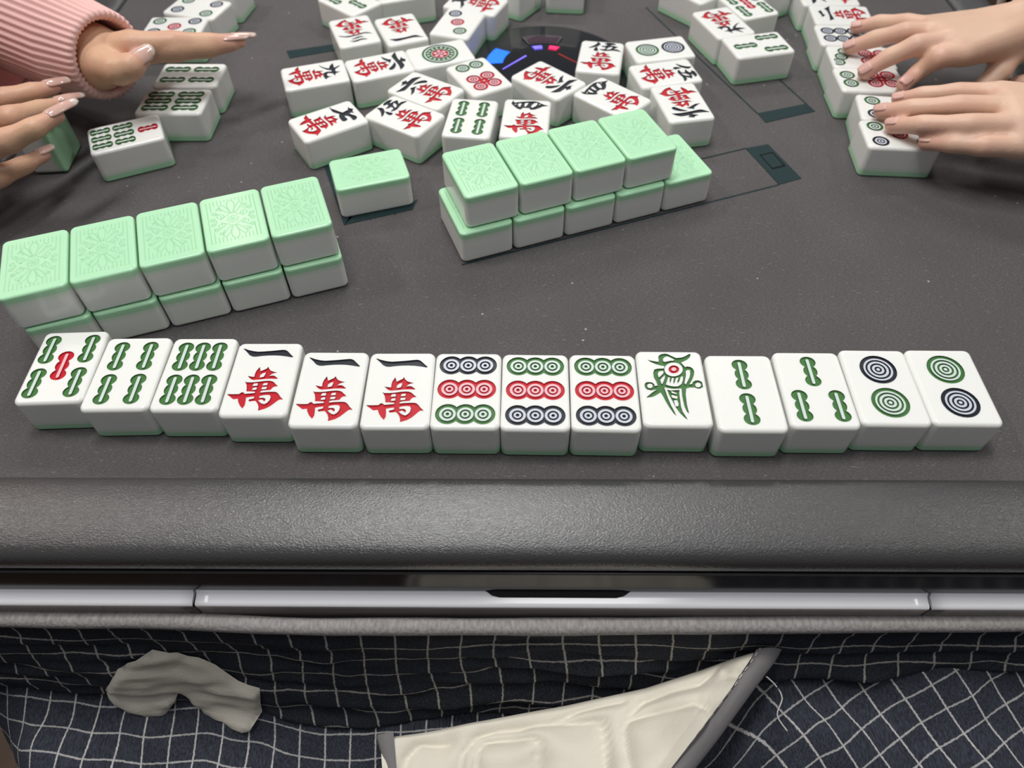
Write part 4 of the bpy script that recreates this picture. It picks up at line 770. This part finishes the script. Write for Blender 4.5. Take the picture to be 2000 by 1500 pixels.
def garment(name,pts,rads,mt,parent,ribs=0,ramp_=.0,n=96,wrk=0,lip=True,flat=1.0):
    vs=[];fs=[]; P=[Vector(p) for p in pts]
    secs=[]
    for i in range(len(P)-1):
        for k in range(8): t=k/8; secs.append((P[i].lerp(P[i+1],t),rads[i]+(rads[i+1]-rads[i])*t,(P[i+1]-P[i]).normalized()))
    secs.append((P[-1],rads[-1],(P[-1]-P[-2]).normalized()))
    if lip:
        c,r,d=secs[-1]
        for k in range(1,7): a=math.pi*k/6; secs.append((c+d*.09*math.sin(a),r-.09*(1-math.cos(a)),d))
        secs.append((c-d*.8,r-.2,d))
    up=Vector((0,0,1))
    for c,r,d in secs:
        s=d.cross(up).normalized(); u=s.cross(d)
        for k in range(n):
            a=2*math.pi*k/n; rr=r*(1+ (ramp_*math.cos(ribs*a) if ribs else 0))
            if wrk: rr*=1+wrk*noise.noise(Vector((math.cos(a)*1.5,math.sin(a)*1.5,c.x*.9+c.y*.4)))+wrk*.5*noise.noise(Vector((math.cos(a)*3,math.sin(a)*3,c.x*2.5)))
            vs.append(tuple(c+(s*math.cos(a)+u*math.sin(a)*flat)*rr))
    for i in range(len(secs)-1):
        for k in range(n): fs.append((i*n+k,i*n+(k+1)%n,(i+1)*n+(k+1)%n,(i+1)*n+k))
    return ob(name,mk(name,vs,fs,mt),parent)
pr=thing('person','person at the right with fair bare hands pressing on their tile row','person',W(0,0,0))
for hk in ('R_far','R_near'):
    hd=hand(HANDS[hk],'skinR',pr)
    for f in HANDS[hk]['fing'][:4]: nail(f,(-.1,-.25,1),'nailR',hd)
H_=HANDS['R_far']; a0=Vector(H_['arm'][0][:3]); w=(Vector(H_['wrist'][0][:3])+Vector(H_['wrist'][1][:3]))/2; dr=(a0-w).normalized()
garment('sleeve',[tuple(w+dr*6),tuple(w+dr*3.0),tuple(w+dr*.55)],[1.5,1.25,1.1],'dark_jacket',pr,wrk=.08)
garment('cuff_edge',[tuple(w+dr*.75),tuple(w+dr*.45)],[1.12,1.12],'cuff_white',pr)
bc=w+dr*.42; u=dr.cross(Vector((0,0,1))).normalized(); v=u.cross(dr); bm=bmesh.new()
for i in range(26):
    a=2*math.pi*i/26; bmesh.ops.create_icosphere(bm,subdivisions=2,radius=.085*S,matrix=Matrix.Translation((bc+(u*math.cos(a)+v*math.sin(a)*.85)*.68)*S))
me=bpy.data.meshes.new('bracelet'); bm.to_mesh(me); bm.free(); me.materials.append(M['pearl']); me.polygons.foreach_set('use_smooth',[True]*len(me.polygons)); o=ob('pearl_bracelet',me,pr); 
H_=HANDS['R_near']; a0=Vector(H_['arm'][0][:3]); w=(Vector(H_['wrist'][0][:3])+Vector(H_['wrist'][1][:3]))/2; dr=(a0-w).normalized()
garment('sleeve',[tuple(w+dr*6),tuple(w+dr*3.0),tuple(w+dr*.9)],[1.5,1.25,1.1],'dark_jacket',pr,wrk=.08)
pl_=thing('person','person at the left in pink jacket with ribbed cuff and long glossy nails','person',W(0,0,0))
hd=hand(HANDS['L_far'],'skinL',pl_); F=HANDS['L_far']['fing']
for f in F[:3]: nail(f,(0,.2,1),'nailL',hd,1.6,.9,'nailtip')
nail(F[4],(.1,-.7,.7),'nailL',hd,.9,1.1,'nailtip')
hd=hand(HANDS['L_near'],'skinL',pl_)
for f,e in zip(HANDS['L_near']['fing'][:4],(1.7,2.8,2.4,1.1)): nail(f,(0,-.2,1),'nailL',hd,e,.95,'nailtip')
garment('cuff',DD['cuffL'],[.98,1.0,.98,.86],'pink_knit',pl_,ribs=44,ramp_=.022,n=352)
garment('sleeve',DD['sleeveL'],[2.6,2.4,1.95,1.3],'pink_jacket',pl_,wrk=.16,lip=False,n=128)
H_=HANDS['L_near']; a0=Vector(H_['arm'][0][:3]); w=(Vector(H_['wrist'][0][:3])+Vector(H_['wrist'][1][:3]))/2; dr=(a0-w).normalized()
garment('sleeve',[tuple(w+dr*5),tuple(w+dr*2.2),tuple(w+dr*.8)],[1.8,1.5,1.0],'pink_jacket',pl_,wrk=.1)
def unseen_torso(cx,cy,mt,par):
    vs=[];fs=[];n=32;Zs=[(-9,.9),(-6,1),(0,.98),(5,1),(9,1.02),(12,.85),(13.6,.5),(14.2,.25)]
    for z,q in Zs:
        for k in range(n):
            a=2*math.pi*k/n; rr=q*(1+.06*noise.noise(Vector((math.cos(a)*2,math.sin(a)*2,z*.4)))); vs.append((cx+3.6*rr*math.cos(a),cy+6.6*rr*math.sin(a),z))
    for i in range(len(Zs)-1):
        for k in range(n): fs.append((i*n+k,i*n+(k+1)%n,(i+1)*n+(k+1)%n,(i+1)*n+k))
    fs.append(tuple((len(Zs)-1)*n+k for k in range(n)))
    ob('jacket',mk('jacket',vs,fs,mt),par)
unseen_torso(19.2,15.5,'dark_jacket',pr); unseen_torso(-18.5,16,'pink_jacket',pl_)  # jacketed torsos outside the view, added to block light from the sides

# tile standing on its end, held by the left player
root=thing('mahjong_tile','tile standing on end, green back showing under left player\'s nails','mahjong tile',(0,0,0),0,None)
ob('body',BODY_DOWN,root); ob('back_layer',BACK_DOWN,root)
# local: z = thickness (green at +z), y = length. stand: length vertical, green faces +x/-y
ax=Vector((math.cos(R(4)),math.sin(R(4)),0)); # direction the green back faces
zz=Vector((0,0,1)); m3=Matrix((zz.cross(ax),zz,ax)).transposed()
root.matrix_world=Matrix.Translation(W(-9.19,13.48,TL_L/2+.01)-ax*TL_H*S)@m3.to_4x4()
# ---------------------------------------------------------------- floor
me=mk('floor',[(-2.5,-2.5,0),(3,-2.5,0),(3,4,0),(-2.5,4,0)],[(0,1,2,3)],'floor',False,scale=1); o=ob('floor',me); o['kind']='structure'
